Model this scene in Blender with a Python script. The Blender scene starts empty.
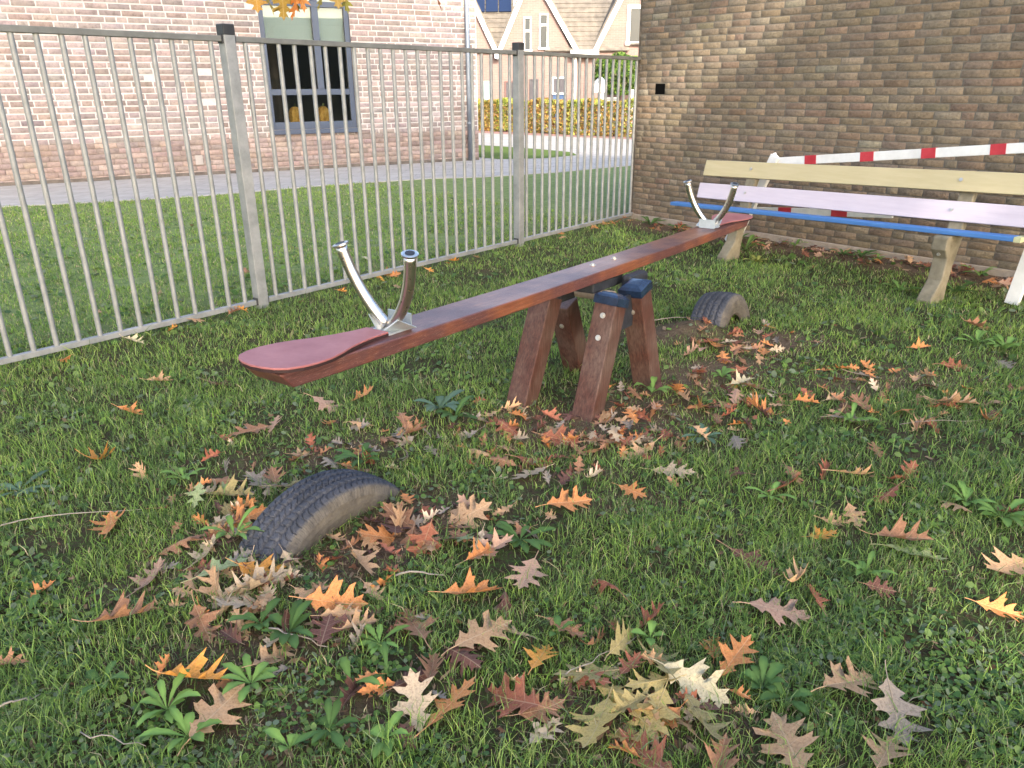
import bpy, math, random
import numpy as np
from mathutils import Vector, Matrix, noise as mnoise
random.seed(7); rng = np.random.default_rng(7)
SC = bpy.context.scene
COL = SC.collection
# ------------------------------------------------------------------ camera
F_PX, CX, CY, CAM_H = 756.0, 512.0, 384.0, 1.5
HOR = 90.0; ROLL = math.atan(0.008); PITCH = math.atan((384-HOR)/F_PX)
_f = np.array([0, math.cos(PITCH), -math.sin(PITCH)]); _r = np.array([1., 0, 0]); _u = np.cross(_r, _f)
c_, s_ = math.cos(ROLL), math.sin(ROLL)
R_, U_ = c_*_r - s_*_u, s_*_r + c_*_u
def ray(x, y): return _f + (x-CX)/F_PX*R_ - (y-CY)/F_PX*U_
def at(x, y, z=0.0):
    d = ray(x, y); t = (z-CAM_H)/d[2]; return np.array([d[0]*t, d[1]*t, z])
def on_y(x, y, Y):
    d = ray(x, y); t = Y/d[1]; return np.array([d[0]*t, Y, CAM_H+d[2]*t])
cd = bpy.data.cameras.new('camera'); cam = bpy.data.objects.new('camera', cd); COL.objects.link(cam)
cd.sensor_fit = 'HORIZONTAL'; cd.sensor_width = 36; cd.lens = F_PX/1024*36; cd.clip_end = 2000; cd.clip_start = 0.02
M = Matrix.Identity(4)
for i in range(3): M[i][0] = R_[i]; M[i][1] = U_[i]; M[i][2] = -_f[i]
M[2][3] = CAM_H; cam.matrix_world = M; SC.camera = cam
# ------------------------------------------------------------------ world, sun, exposure
SUN_EL = math.radians(27); SUN_AZ = math.atan2(0.25, -0.968)      # direction towards the sun: behind and to the right
SD = np.array([math.cos(SUN_EL)*math.sin(SUN_AZ), math.cos(SUN_EL)*math.cos(SUN_AZ), math.sin(SUN_EL)])
w = bpy.data.worlds.new('World'); SC.world = w; w.use_nodes = True
nt = w.node_tree; nt.nodes.clear()
wo = nt.nodes.new('ShaderNodeOutputWorld'); bg = nt.nodes.new('ShaderNodeBackground'); sk = nt.nodes.new('ShaderNodeTexSky')
sk.sky_type = 'NISHITA'; sk.sun_disc = False; sk.sun_elevation = SUN_EL; sk.sun_rotation = SUN_AZ
sk.air_density = 1.0; sk.dust_density = 3.0; sk.ozone_density = 0.7
bg.inputs[1].default_value = 0.15
nt.links.new(sk.outputs[0], bg.inputs[0]); nt.links.new(bg.outputs[0], wo.inputs[0])
sl = bpy.data.lights.new('sun', 'SUN'); sl.energy = 2.0; sl.angle = math.radians(0.5); sl.color = (1, 0.90, 0.76)
so = bpy.data.objects.new('sun', sl); COL.objects.link(so)
so.rotation_euler = Vector(SD).to_track_quat('Z', 'Y').to_euler()
SC.view_settings.view_transform = 'Standard'; SC.view_settings.look = 'None'
SC.view_settings.exposure = 2.3; SC.view_settings.gamma = 1; SC.view_settings.use_curve_mapping = False
SC.view_settings.use_white_balance = True; SC.view_settings.white_balance_temperature = 6500; SC.view_settings.white_balance_tint = 11
SC.cycles.max_bounces = 5; SC.cycles.transparent_max_bounces = 8

# ------------------------------------------------------------------ helpers
def tag(o, label=None, cat=None, group=None, kind=None):
    if label: o['label'] = label
    if cat: o['category'] = cat
    if group: o['group'] = group
    if kind: o['kind'] = kind
    return o
def empty(name, loc=(0, 0, 0)):
    o = bpy.data.objects.new(name, None); COL.objects.link(o); o.location = loc
    o.empty_display_size = 0.1
    return o
ROOT_LOC = {}
class MB:
    def __init__(s): s.v = []; s.f = []; s.c = None
    def box(s, c, ax, ay, az):      # centre and three half-axis vectors
        c, ax, ay, az = map(np.array, (c, ax, ay, az)); n = len(s.v)
        for k in (-1, 1):
            for j in (-1, 1):
                for i in (-1, 1): s.v.append(tuple(c+i*ax+j*ay+k*az))
        for q in ((0, 2, 3, 1), (4, 5, 7, 6), (0, 1, 5, 4), (2, 6, 7, 3), (0, 4, 6, 2), (1, 3, 7, 5)):
            s.f.append(tuple(n+i for i in q))
        return s
    def tube(s, pts, r, n=10, cap=True):
        pts = [np.array(p, float) for p in pts]; m = len(s.v)
        rr = r if isinstance(r, (list, tuple)) else [r]*len(pts)
        prev = None
        for i, p in enumerate(pts):
            t = pts[min(i+1, len(pts)-1)]-pts[max(i-1, 0)]; t = t/(np.linalg.norm(t)+1e-12)
            if prev is None:
                a = np.cross(t, [0, 0, 1.]);
                if np.linalg.norm(a) < 1e-3: a = np.cross(t, [0, 1., 0])
            else: a = prev-t*(prev@t)
            a = a/np.linalg.norm(a); prev = a; b = np.cross(t, a)
            for k in range(n):
                an = 2*math.pi*k/n; s.v.append(tuple(p+rr[i]*(math.cos(an)*a+math.sin(an)*b)))
        for i in range(len(pts)-1):
            for k in range(n):
                k2 = (k+1) % n; s.f.append((m+i*n+k, m+i*n+k2, m+(i+1)*n+k2, m+(i+1)*n+k))
        if cap:
            s.f.append(tuple(m+k for k in range(n))[::-1]); s.f.append(tuple(m+(len(pts)-1)*n+k for k in range(n)))
        return s
    def prism(s, poly, o, ex, ey, ez):  # poly in (ex,ey) plane at o, extruded by vector ez
        o, ex, ey, ez = map(lambda a: np.array(a, float), (o, ex, ey, ez)); m = len(s.v); n = len(poly)
        for k in (0, 1):
            for a, b in poly: s.v.append(tuple(o+a*ex+b*ey+k*ez))
        s.f.append(tuple(range(m, m+n))[::-1]); s.f.append(tuple(range(m+n, m+2*n)))
        for i in range(n):
            j = (i+1) % n; s.f.append((m+i, m+j, m+n+j, m+n+i))
        return s
    def quad(s, *p):
        m = len(s.v); s.v += [tuple(q) for q in p]; s.f.append(tuple(range(m, m+len(p)))); return s
    def build(s, name, mat, parent=None, smooth=False, bevel=0, seg=2, fix=True):
        me = bpy.data.meshes.new(name); me.from_pydata([tuple(map(float, v)) for v in s.v], [], s.f)
        o = bpy.data.objects.new(name, me); COL.objects.link(o)
        if mat: me.materials.append(mat)
        if fix:
            import bmesh
            bm = bmesh.new(); bm.from_mesh(me); bmesh.ops.recalc_face_normals(bm, faces=bm.faces)
            bm.to_mesh(me); bm.free()
        if smooth:
            me.polygons.foreach_set('use_smooth', [True]*len(me.polygons))
        if bevel:
            md = o.modifiers.new('bevel', 'BEVEL'); md.width = bevel; md.segments = seg; md.limit_method = 'ANGLE'; md.angle_limit = math.radians(40)
        if parent: adopt(o, parent)
        return o
def world_of(p):
    l = Vector((0, 0, 0))
    while p is not None: l += p.location; p = p.parent
    return l
def adopt(o, parent):       # geometry is written in world coordinates; keep it there under the parent
    o.parent = parent; off = world_of(parent)
    o.location = -off + o.location
def np_mesh(name, verts, faces, mat, cols=None, smooth=False, attr=None):
    """verts (N,3), faces (M,k) int array of uniform k"""
    me = bpy.data.meshes.new(name); verts = np.asarray(verts, np.float32); faces = np.asarray(faces, np.int32)
    n, k = faces.shape
    me.vertices.add(len(verts)); me.vertices.foreach_set('co', verts.ravel())
    me.loops.add(n*k); me.loops.foreach_set('vertex_index', faces.ravel())
    me.polygons.add(n); me.polygons.foreach_set('loop_start', np.arange(0, n*k, k, dtype=np.int32))
    try: me.polygons.foreach_set('loop_total', np.full(n, k, np.int32))
    except Exception: pass
    if smooth: me.polygons.foreach_set('use_smooth', np.ones(n, bool))
    me.update(calc_edges=True)
    if cols is not None:
        a = me.color_attributes.new('col', 'FLOAT_COLOR', 'POINT')
        c4 = np.ones((len(verts), 4), np.float32); c4[:, :3] = cols; a.data.foreach_set('color', c4.ravel())
    if attr is not None:
        for nm, vals in attr.items():
            a = me.attributes.new(nm, 'FLOAT', 'POINT'); a.data.foreach_set('value', np.asarray(vals, np.float32))
    if mat: me.materials.append(mat)
    o = bpy.data.objects.new(name, me); COL.objects.link(o); return o

class Mat:
    def __init__(s, name, base=(.5, .5, .5), rough=.7, metal=0, spec=.5):
        if rough >= .8 and not metal: spec = min(spec, .08)
        elif rough >= .5 and not metal: spec = min(spec, .25)
        s.m = bpy.data.materials.new(name); s.m.use_nodes = True; s.t = s.m.node_tree
        s.b = s.t.nodes['Principled BSDF']; s.o = s.t.nodes['Material Output']
        s.b.inputs['Base Color'].default_value = (*base, 1); s.b.inputs['Roughness'].default_value = rough
        s.b.inputs['Metallic'].default_value = metal; s.b.inputs['Specular IOR Level'].default_value = spec
        s.base = base
    def n(s, typ, **kw):
        x = s.t.nodes.new(typ)
        for k, v in kw.items():
            if k.startswith('i_'): x.inputs[k[2:].replace('_', ' ')].default_value = v
            else: setattr(x, k, v)
        return x
    def l(s, a, b): s.t.links.new(a, b)
    def coord(s, scale=(1, 1, 1), kind='Object'):
        tc = s.n('ShaderNodeTexCoord'); mp = s.n('ShaderNodeMapping'); mp.inputs['Scale'].default_value = scale
        s.l(tc.outputs[kind], mp.inputs[0]); return mp.outputs[0]
    def noise(s, scale, detail=4, rough=.6, vec=None, dist=0):
        x = s.n('ShaderNodeTexNoise'); x.inputs['Scale'].default_value = scale; x.inputs['Detail'].default_value = detail
        x.inputs['Roughness'].default_value = rough; x.inputs['Distortion'].default_value = dist
        s.l(vec if vec is not None else s.coord(), x.inputs['Vector']); return x.outputs['Fac']
    def ramp(s, fac, stops):
        x = s.n('ShaderNodeValToRGB'); e = x.color_ramp.elements
        while len(e) < len(stops): e.new(.5)
        for i, (p, c) in enumerate(stops):
            e[i].position = p; e[i].color = (*c, 1) if len(c) == 3 else c
        s.l(fac, x.inputs[0]); return x.outputs[0]
    def mix(s, fac, a, b, mode='MIX'):
        x = s.n('ShaderNodeMix', data_type='RGBA', blend_type=mode)
        for v, i in ((fac, 0), (a, 6), (b, 7)):
            if isinstance(v, (int, float)): x.inputs[i].default_value = v
            elif isinstance(v, tuple): x.inputs[i].default_value = (*v, 1)
            else: s.l(v, x.inputs[i])
        return x.outputs[2]
    def bump(s, h, strength=.4, dist=.01, prev=None):
        x = s.n('ShaderNodeBump'); x.inputs['Strength'].default_value = strength; x.inputs['Distance'].default_value = dist
        s.l(h, x.inputs['Height'])
        if prev: s.l(prev, x.inputs['Normal'])
        s.l(x.outputs[0], s.b.inputs['Normal']); return x.outputs[0]
    def color(s, c): s.l(c, s.b.inputs['Base Color'])
    def rough(s, c): s.l(c, s.b.inputs['Roughness'])
    def attr(s, name='col'):
        x = s.n('ShaderNodeAttribute'); x.attribute_name = name; return x
def noisy(name, c1, c2, scale=8, rough=.7, bump=.3, bscale=60, metal=0, stretch=(1, 1, 1), dist=.004, spec=.5, lo=.3, hi=.7):
    m = Mat(name, c1, rough, metal, spec); v = m.coord(stretch)
    f = m.noise(scale, 6, .65, v); m.color(m.ramp(f, [(lo, c1), (hi, c2)]))
    if bump: m.bump(m.noise(bscale, 4, .6, v), bump, dist)
    return m

# ------------------------------------------------------------------ terrain
def gz(x, y):
    x = np.asarray(x, float); y = np.asarray(y, float)
    fade = np.clip((11.5-y)/3, 0, 1)
    z = .010*np.sin(1.9*x+.7*y+1)+.008*np.sin(3.7*y-1.3*x)+.005*np.sin(7.1*x+2.3*y)*np.cos(5.3*y-1)+.003*np.sin(17*x+3)*np.sin(15*y)
    z = z*fade
    def bumpf(cx, cy, r, h): return h*np.exp(-((x-cx)**2+(y-cy)**2)/(r*r))
    z = z+bumpf(1.18, 4.72, .20, .09)+bumpf(-.62, 2.25, .22, -.02)+bumpf(.4, 3.75, .5, -.02)
    return z
def gzf(x, y): return float(gz(x, y))
T1 = dict(c=(-.715, 2.485), d=(.58, .815), R=.45, zc=-.305, w=.108)
T2 = dict(c=(1.435, 4.98), d=(.62, .785), R=.29, zc=-.085, w=.115)
def ellip(x, y, cx, cy, ax, ay, a):
    ca, sa = math.cos(a), math.sin(a); u = (x-cx)*ca+(y-cy)*sa; v = -(x-cx)*sa+(y-cy)*ca
    return np.exp(-((u/ax)**2+(v/ay)**2)**1.5)
def bare(x, y):      # 0 = lush grass, 1 = bare soil
    b = np.zeros_like(x)
    p = lambda px, py: at(px, py)[:2]
    for (px, py, ax, ay, a, k) in ((385, 540, .42, .20, .9, 1), (330, 455, .40, .16, .3, .75), (590, 420, .75, .35, .2, .75), (700, 375, .6, .25, .3, .8),
                                  (765, 345, .35, .25, .2, .95), (680, 335, .32, .26, .3, .9), (230, 560, .35, .25, .6, .5), (600, 500, .35, .12, 0, .4),
                                  (260, 650, .3, .2, .4, .55), (640, 720, .3, .15, 0, .5), (880, 380, .5, .2, .2, .6), (330, 720, .3, .1, .2, .45), (150, 590, .25, .12, .2, .5), (560, 475, .3, .1, .2, .5)):
        cx, cy = p(px, py); b = np.maximum(b, k*ellip(x, y, cx, cy, ax, ay, a))
    # strip along the brown wall and under the fence
    wd = (x-1.6)*(-.791)+(y-9.61)*(-.612); b = np.maximum(b, .97*np.exp(-np.clip(wd-.25, 0, 9)**2/.35**2)*(wd > -.2))
    return b
def fnoise(x, y, s, seed=0):
    out = 0
    r2 = np.random.default_rng(seed)
    for k in range(10):
        a = r2.uniform(0, 6.28); fq = s*r2.uniform(.6, 2.2); ph = r2.uniform(0, 6.28)
        out = out+np.sin(fq*(x*math.cos(a)+y*math.sin(a))+ph+1.3*np.sin(fq*.7*(x*math.sin(a)-y*math.cos(a))+ph*2))
    return out/10*1.6

# materials of the setting
mg = Mat('ground_grass', rough=.95)
v = mg.coord()
gcol = mg.ramp(mg.noise(38, 8, .75, v), [(.32, (.02, .014, .009)), (.47, (.06, .045, .028)), (.55, (.045, .065, .02)), (.72, (.10, .13, .04))])
soil = mg.ramp(mg.noise(60, 10, .8, v), [(.3, (.035, .023, .015)), (.5, (.13, .088, .058)), (.7, (.25, .18, .125))])
lawn = mg.ramp(mg.noise(9, 10, .8, v), [(.3, (.09, .13, .045)), (.5, (.16, .21, .075)), (.68, (.25, .27, .13))])
near = mg.mix(mg.attr('bare').outputs['Fac'], gcol, soil)
mg.color(mg.mix(mg.attr('far').outputs['Fac'], near, lawn))
mg.bump(mg.noise(90, 8, .75, v), .9, .012)

# ground sheet
xs = np.concatenate([[-600, -200, -80, -40, -22, -15], np.linspace(-11, 9, 330), [11, 16, 25, 50, 120, 300, 700]])
ys = np.concatenate([[-300, -80, -30, -10, -3], np.linspace(-.5, 12, 260), [13, 14.5, 17, 20, 25, 32, 45, 80, 160, 400, 900]])
X, Y = np.meshgrid(xs, ys); Z = gz(X, Y) - .002
nx, ny = len(xs), len(ys)
idx = np.arange(nx*ny).reshape(ny, nx)
fc = np.stack([idx[:-1, :-1], idx[:-1, 1:], idx[1:, 1:], idx[1:, :-1]], -1).reshape(-1, 4)
# fence line: signed distance, positive behind
FA = at(0, 371)[:2]; FB = at(262, 308)[:2]; FC = at(519, 246)[:2]; FD = at(640, 216)[:2]
def behind(x, y):
    d = (FC-FB)/np.linalg.norm(FC-FB); n = np.array([-d[1], d[0]]); return (x-FB[0])*n[0]+(y-FB[1])*n[1]
bare_v = np.clip(bare(X, Y)+.25*fnoise(X, Y, 9, 3), 0, 1)
far_v = np.clip(behind(X, Y)/1.0+.2, 0, 1)
g = np_mesh('ground', np.stack([X, Y, Z], -1).reshape(-1, 3), fc, mg.m, smooth=True, attr=dict(bare=bare_v.ravel(), far=far_v.ravel()))
tag(g, 'lawn ground with patches of bare brown soil', None, kind='structure')

# pavement behind the lawn
mp = Mat('pavers', rough=.85); v = mp.coord()
bt = mp.n('ShaderNodeTexBrick'); mp.l(v, bt.inputs['Vector']); bt.inputs['Scale'].default_value = 1
bt.inputs['Brick Width'].default_value = .6; bt.inputs['Row Height'].default_value = .3; bt.inputs['Mortar Size'].default_value = .008
bt.inputs['Color1'].default_value = (.30, .29, .275, 1); bt.inputs['Color2'].default_value = (.36, .345, .325, 1); bt.inputs['Mortar'].default_value = (.20, .19, .18, 1)
mp.color(mp.mix(.5, bt.outputs['Color'], mp.ramp(mp.noise(3, 8, .7, v), [(.3, (.22, .21, .195)), (.7, (.42, .40, .37))])))
mp.bump(mp.noise(60, 3, .5, v), .2, .003)
edge = [(-40, 212), (0, 207), (100, 202), (200, 196), (330, 185), (430, 178.5), (484, 177), (560, 172), (600, 168), (660, 163), (760, 157)]
pts = [at(*e) for e in edge]
poly = [(p[0], p[1], .004) for p in pts]+[(20, 40, .004), (-20, 40, .004), (-30, 12, .004)]
mb = MB(); mb.quad(*poly); pv = mb.build('pavement', mp.m); tag(pv, 'pale grey paved path and square between lawn and houses', None, kind='structure')
# kerb strip edging
mk = noisy('kerb_concrete', (.30, .29, .27), (.42, .40, .37), 6, .9)
mb = MB()
for a, b in zip(pts[:-1], pts[1:]):
    a = a+np.array([0, 0, 0]); b = b+0; d = b-a; L = np.linalg.norm(d); d = d/L; n = np.array([-d[1], d[0], 0])
    mb.box((a+b)/2-n*.03+[0, 0, -.02], d*L/2, n*.03, [0, 0, .032])
tag(mb.build('kerb', mk.m), 'thin concrete edging between lawn and paved path', None, kind='structure')
# grass island and red clinker strip
isl = [(470, 157), (500, 159.5), (545, 158.5), (577, 155.5), (572, 152.5), (540, 149.5), (500, 146.5), (470, 145)]
mi = noisy('island_grass', (.06, .10, .02), (.12, .17, .05), 20, .95, .8, 80, dist=.02)
mb = MB(); mb.quad(*[tuple(at(*e)[:2])+(.010,) for e in isl]); tag(mb.build('grass_verge', mi.m), 'small strip of short grass inside the paved area', None, kind='structure')
mr = noisy('clinker', (.22, .13, .11), (.33, .21, .18), 12, .9)
mb = MB(); mb.quad(*[tuple(at(*e)[:2])+(.009,) for e in [(440, 131.5), (640, 140), (700, 141), (700, 135.5), (440, 127)]])
tag(mb.build('clinker_path', mr.m), 'reddish brick footpath along the hedge', None, kind='structure')

# ------------------------------------------------------------------ brick faces as real bricks
def brick_face(name, O, du, nrm, L, H, course, blen, mat, mortar, parent, palette, holes=(), joint=.010, proud=.010, z0=0, jit=.002, wild=True, seed=1, head=.35, hl=None, var=.18):
    """rows of separate brick faces over a mortar sheet. O origin, du along, nrm outwards"""
    r = np.random.default_rng(seed)
    O = np.array(O, float); du = np.array(du, float); nrm = np.array(nrm, float); up = np.array([0, 0, 1.])
    V = []; C = []; Fs = []
    pal = np.array(palette); nrow = int(H/course)
    for j in range(nrow):
        u = -r.uniform(0, blen) if wild else -(j % 2)*blen/2
        zz0, zz1 = z0+j*course, z0+(j+1)*course-joint
        while u < L:
            bl = blen
            if wild and r.random() < head: bl = hl or blen*.48
            if (L-u-bl) < .07: bl = L-u
            a, b = max(u, 0), min(u+bl-joint, L)
            segs = [(a, b)]
            for (h0, h1, k0, k1) in holes:
                if zz1 > k0+.25*course and zz0 < k1-.25*course:
                    ns = []
                    for (p, q) in segs:
                        if q <= h0 or p >= h1: ns.append((p, q))
                        else:
                            if p < h0: ns.append((p, h0-.002))
                            if q > h1: ns.append((h1+.002, q))
                    segs = ns
            for (p, q) in segs:
                if q-p < .02: continue
                col = pal[r.integers(len(pal))]*r.uniform(1-var, 1+var)*np.array([1+r.normal(0, .03), 1, 1+r.normal(0, .03)])
                d = proud+r.normal(0, jit); bv = .004+.05*joint; n0 = len(V)
                j4 = r.normal(0, jit*.9, (4, 2))
                base = [(p, zz0), (q, zz0), (q, zz1), (p, zz1)]
                for (uu, zz), jj in zip(base, j4): V.append(O+du*(uu+jj[0])+up*(zz+jj[1])-nrm*.004)
                for (uu, zz), jj in zip(base, j4): V.append(O+du*(uu+jj[0])+up*(zz+jj[1])+nrm*(d-.004))
                for (uu, zz), jj, si in zip(base, j4, ((1, 1), (-1, 1), (-1, -1), (1, -1))):
                    V.append(O+du*(uu+jj[0]+si[0]*bv)+up*(zz+jj[1]+si[1]*bv)+nrm*(d+r.normal(0, jit*.4)))
                C += [col]*12
                for k in range(4):
                    k2 = (k+1) % 4
                    Fs.append((n0+k, n0+k2, n0+4+k2, n0+4+k)); Fs.append((n0+4+k, n0+4+k2, n0+8+k2, n0+8+k))
                Fs.append((n0+8, n0+9, n0+10, n0+11))
            u += bl
    o = np_mesh(name, V, Fs, mat, cols=np.array(C)); adopt(o, parent)
    # mortar sheet with the openings left out
    mb = MB(); P = lambda a, b: O+du*a+up*b
    top = z0+nrow*course
    cuts = sorted(set([0, L]+[x for h in holes for x in h[:2]]))
    for a, b in zip(cuts[:-1], cuts[1:]):
        zs = [z0, top]
        for h in holes:
            if h[0] <= a+1e-6 and h[1] >= b-1e-6:
                zs = [z0, max(z0, min(h[2], top)), max(z0, min(h[3], top)), top]
        for k in range(0, len(zs), 2):
            if zs[k+1]-zs[k] > 1e-4: mb.quad(P(a, zs[k]), P(b, zs[k]), P(b, zs[k+1]), P(a, zs[k+1]))
    return o, mb.build('mortar', mortar, parent, fix=False)
def brick_mat(name, bs=25, bstr=.7, stain=None, bd=.006):
    m = Mat(name, rough=.92, spec=.25); v = m.coord()
    c = m.attr('col').outputs['Color']
    n1 = m.noise(bs, 8, .75, v); n2 = m.noise(4, 5, .6, v)
    c = m.mix(1, c, m.ramp(n1, [(.3, (.62, .6, .58)), (.5, (1, 1, 1)), (.72, (1.25, 1.22, 1.18))]), 'MULTIPLY')
    c = m.mix(1, c, m.ramp(n2, [(.3, (.85, .85, .87)), (.7, (1.12, 1.1, 1.06))]), 'MULTIPLY')
    m.color(c)
    # creased hand-moulded faces
    vo = m.n('ShaderNodeTexVoronoi'); vo.feature = 'DISTANCE_TO_EDGE'; vo.inputs['Scale'].default_value = bs*1.1
    dn = m.n('ShaderNodeTexNoise'); dn.inputs['Scale'].default_value = bs*.6; m.l(v, dn.inputs['Vector'])
    va = m.n('ShaderNodeVectorMath', operation='MULTIPLY_ADD'); m.l(dn.outputs['Color'], va.inputs[0]); va.inputs[1].default_value = (.12, .12, .12); m.l(v, va.inputs[2])
    m.l(va.outputs[0], vo.inputs['Vector'])
    b1 = m.bump(m.ramp(vo.outputs['Distance'], [(0, (0, 0, 0)), (.12, (1, 1, 1))]), bstr*.6, bd)
    m.bump(n1, bstr, bd*1.5, b1)
    return m.m

# brown wall on the right -------------------------------------------------
WO = np.array([*at(632, 218)[:2], 0]); WE = np.array([*at(1010, 277)[:2], 0]); wd = (WE-WO)/np.linalg.norm(WE-WO); wn = np.array([wd[1], -wd[0], 0])
if wn @ (-WO) < 0: wn = -wn
shed = empty('brick_building', tuple(WO+wd*4)); tag(shed, 'brown brick building whose blank side wall stands behind the bench', 'building')
pal_r = [(.225, .18, .128), (.21, .165, .12), (.235, .19, .135), (.205, .165, .12), (.22, .17, .125), (.225, .165, .12), (.27, .23, .17), (.215, .18, .13), (.19, .155, .115), (.23, .185, .13), (.215, .175, .125)]
wallm = brick_mat('brown_brick', 42, 1.0, bd=.008)
mor = noisy('brown_mortar', (.12, .108, .088), (.18, .16, .13), 30, .95, .8, 120, dist=.004)
CR = .0655
bf, mo = brick_face('wall', WO, wd, wn, 9.5, 3.3, CR, .222, wallm, mor.m, shed, pal_r, holes=[(.26, .40, 1.44, 1.555)], joint=.0095, proud=.0042, z0=.06, jit=.0008, seed=5, head=.16, var=.10)
# body behind the brick skin
wb = -wn
mb = MB(); mb.box(WO+wd*4.75+wb*2.2+[0, 0, 1.68], wd*4.74, wb*2.13, [0, 0, 1.67])
bd_ = mb.build('side_wall', mor.m, shed)
mb = MB(); mb.box(WO+wd*4.75+wb*2.1+[0, 0, 3.45], wd*4.9, wb*2.4, [0, 0, .09]); mb.build('roof', noisy('roof_felt', (.06, .06, .065), (.1, .1, .1), 10).m, shed, bevel=.01)
mb = MB(); mb.box(WO+wd*4.75+wn*.012+[0, 0, .015], wd*4.75, wn*.018, [0, 0, .045])
mb.build('footing', noisy('footing', (.24, .20, .155), (.36, .31, .25), 9, .95, .8, 40, dist=.01).m, shed, bevel=.006)
mblk = Mat('black_void', (.004, .004, .004), 1, 0, 0).m
mb = MB(); mb.box(WO+wd*.33+wn*.0+[0, 0, 1.4975], wd*.069, wn*.003, [0, 0, .056]); mb.build('vent', mblk, shed)
mb = MB(); mb.box(WO-wd*.012+wn*-.10+[0, 0, 1.65], wd*.012, wn*.105, [0, 0, 1.62]); mb.build('wall_end', brick_mat('dark_end_brick', 30, .8) if False else noisy('dark_end', (.07, .06, .05), (.16, .13, .10), 14, .95, 1, 30, dist=.01).m, shed)

# pale brick building on the left ---------------------------------------------
LA = np.array([*at(0, 186.5)[:2], 0]); LB = np.array([*at(479, 160)[:2], 0]); ld = (LB-LA)/np.linalg.norm(LB-LA); ln = np.array([ld[1], -ld[0], 0])
def on_l(x, y):     # (distance along facade, height)
    d = ray(x, y); t = (LA@ln)/(d@ln) if True else 0
    t = ((LA-[0, 0, CAM_H])@ln)/(d@ln); P = d*t+[0, 0, CAM_H]; return float((P-LA)@ld), float(P[2])
EXT = 6.0; LO = LA-ld*EXT; LL = np.linalg.norm(LB-LA)+EXT
hall = empty('pale_brick_building', tuple(LA+ld*4)); tag(hall, 'pale pink brick building with a tall blue framed window behind the fence', 'building')
wl0, wr0 = on_l(268, 100)[0]+EXT, on_l(355.5, 100)[0]+EXT
ws, wt = on_l(310, 129)[1], 3.9
pal_l = [(0.258, 0.215, 0.206), (0.241, 0.202, 0.194), (0.28, 0.237, 0.224), (0.237, 0.198, 0.194), (0.267, 0.228, 0.219), (0.288, 0.249, 0.241), (0.245, 0.198, 0.185), (0.262, 0.232, 0.224)]
pal_p = [(.25, .20, .185), (.235, .185, .17), (.265, .215, .195), (.225, .18, .165), (.25, .205, .19), (.28, .225, .20)]
lm = brick_mat('pale_brick', 14, .25); mo_l = noisy('white_mortar', (.38, .36, .345), (.45, .43, .415), 20, .95, .4, 60); mo_p = noisy('plinth_mortar', (.20, .165, .145), (.26, .215, .19), 20, .95, .4, 60)
brick_face('wall', LO+[0, 0, 0], ld, ln, LL, 3.6, .105, .36, lm, mo_l.m, hall, pal_l, holes=[(wl0, wr0, ws, wt)], joint=.021, proud=.004, z0=.66, jit=.0015, seed=9, head=.25, hl=.18)
brick_face('plinth', LO+ln*-.002, ld, ln, LL, .66, .094, .36, lm, mo_p.m, hall, pal_p, joint=.010, proud=.012, z0=0, jit=.0015, seed=11, head=.3, hl=.18)
mb = MB(); mb.box(LO+ld*LL/2+ln*.006+[0, 0, .03], ld*LL/2, ln*.012, [0, 0, .035]); mb.build('dark_base', noisy('base_strip', (.07, .06, .055), (.16, .14, .12), 6, .95).m, hall)  # dark strip along the foot of the facade
# hollow carcass: back, ends, roof, floor
mdark = noisy('room_paint', (.10, .095, .09), (.13, .12, .11), 3)
mb = MB(); D = 6.0
ov = wl0-.0; bk = -ln
mb.box(LO+ld*(wl0/2)+bk*.15+[0, 0, 2.2], ld*(wl0/2), bk*.13, [0, 0, 2.19])
mb.box(LO+ld*((wr0+LL)/2)+bk*.15+[0, 0, 2.2], ld*((LL-wr0)/2), bk*.13, [0, 0, 2.19])
mb.box(LO+ld*((wr0+wl0)/2)+bk*.15+[0, 0, ws/2-.02], ld*((wr0-wl0)/2+.01), bk*.129, [0, 0, ws/2-.02])
mb.box(LO+ld*LL/2+bk*D+[0, 0, 2.2], ld*LL/2, bk*.1, [0, 0, 2.19])
mb.box(LO+ld*.1+bk*3.1+[0, 0, 2.2], ld*.1, bk*2.79, [0, 0, 2.19]); mb.box(LO+ld*(LL-.1)+bk*3.1+[0, 0, 2.2], ld*.1, bk*2.79, [0, 0, 2.19])
mb.box(LO+ld*LL/2+bk*3.1+[0, 0, .05], ld*(LL/2-.21), bk*2.78, [0, 0, .045])
mb.build('side_wall', mdark.m, hall)
mb = MB(); mb.box(LO+ld*LL/2+bk*3+[0, 0, 4.5], ld*(LL/2+.2), bk*3.3, [0, 0, .11]); mb.build('roof', noisy('hall_roof', (.1, .1, .1), (.15, .15, .15), 4).m, hall)
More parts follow.
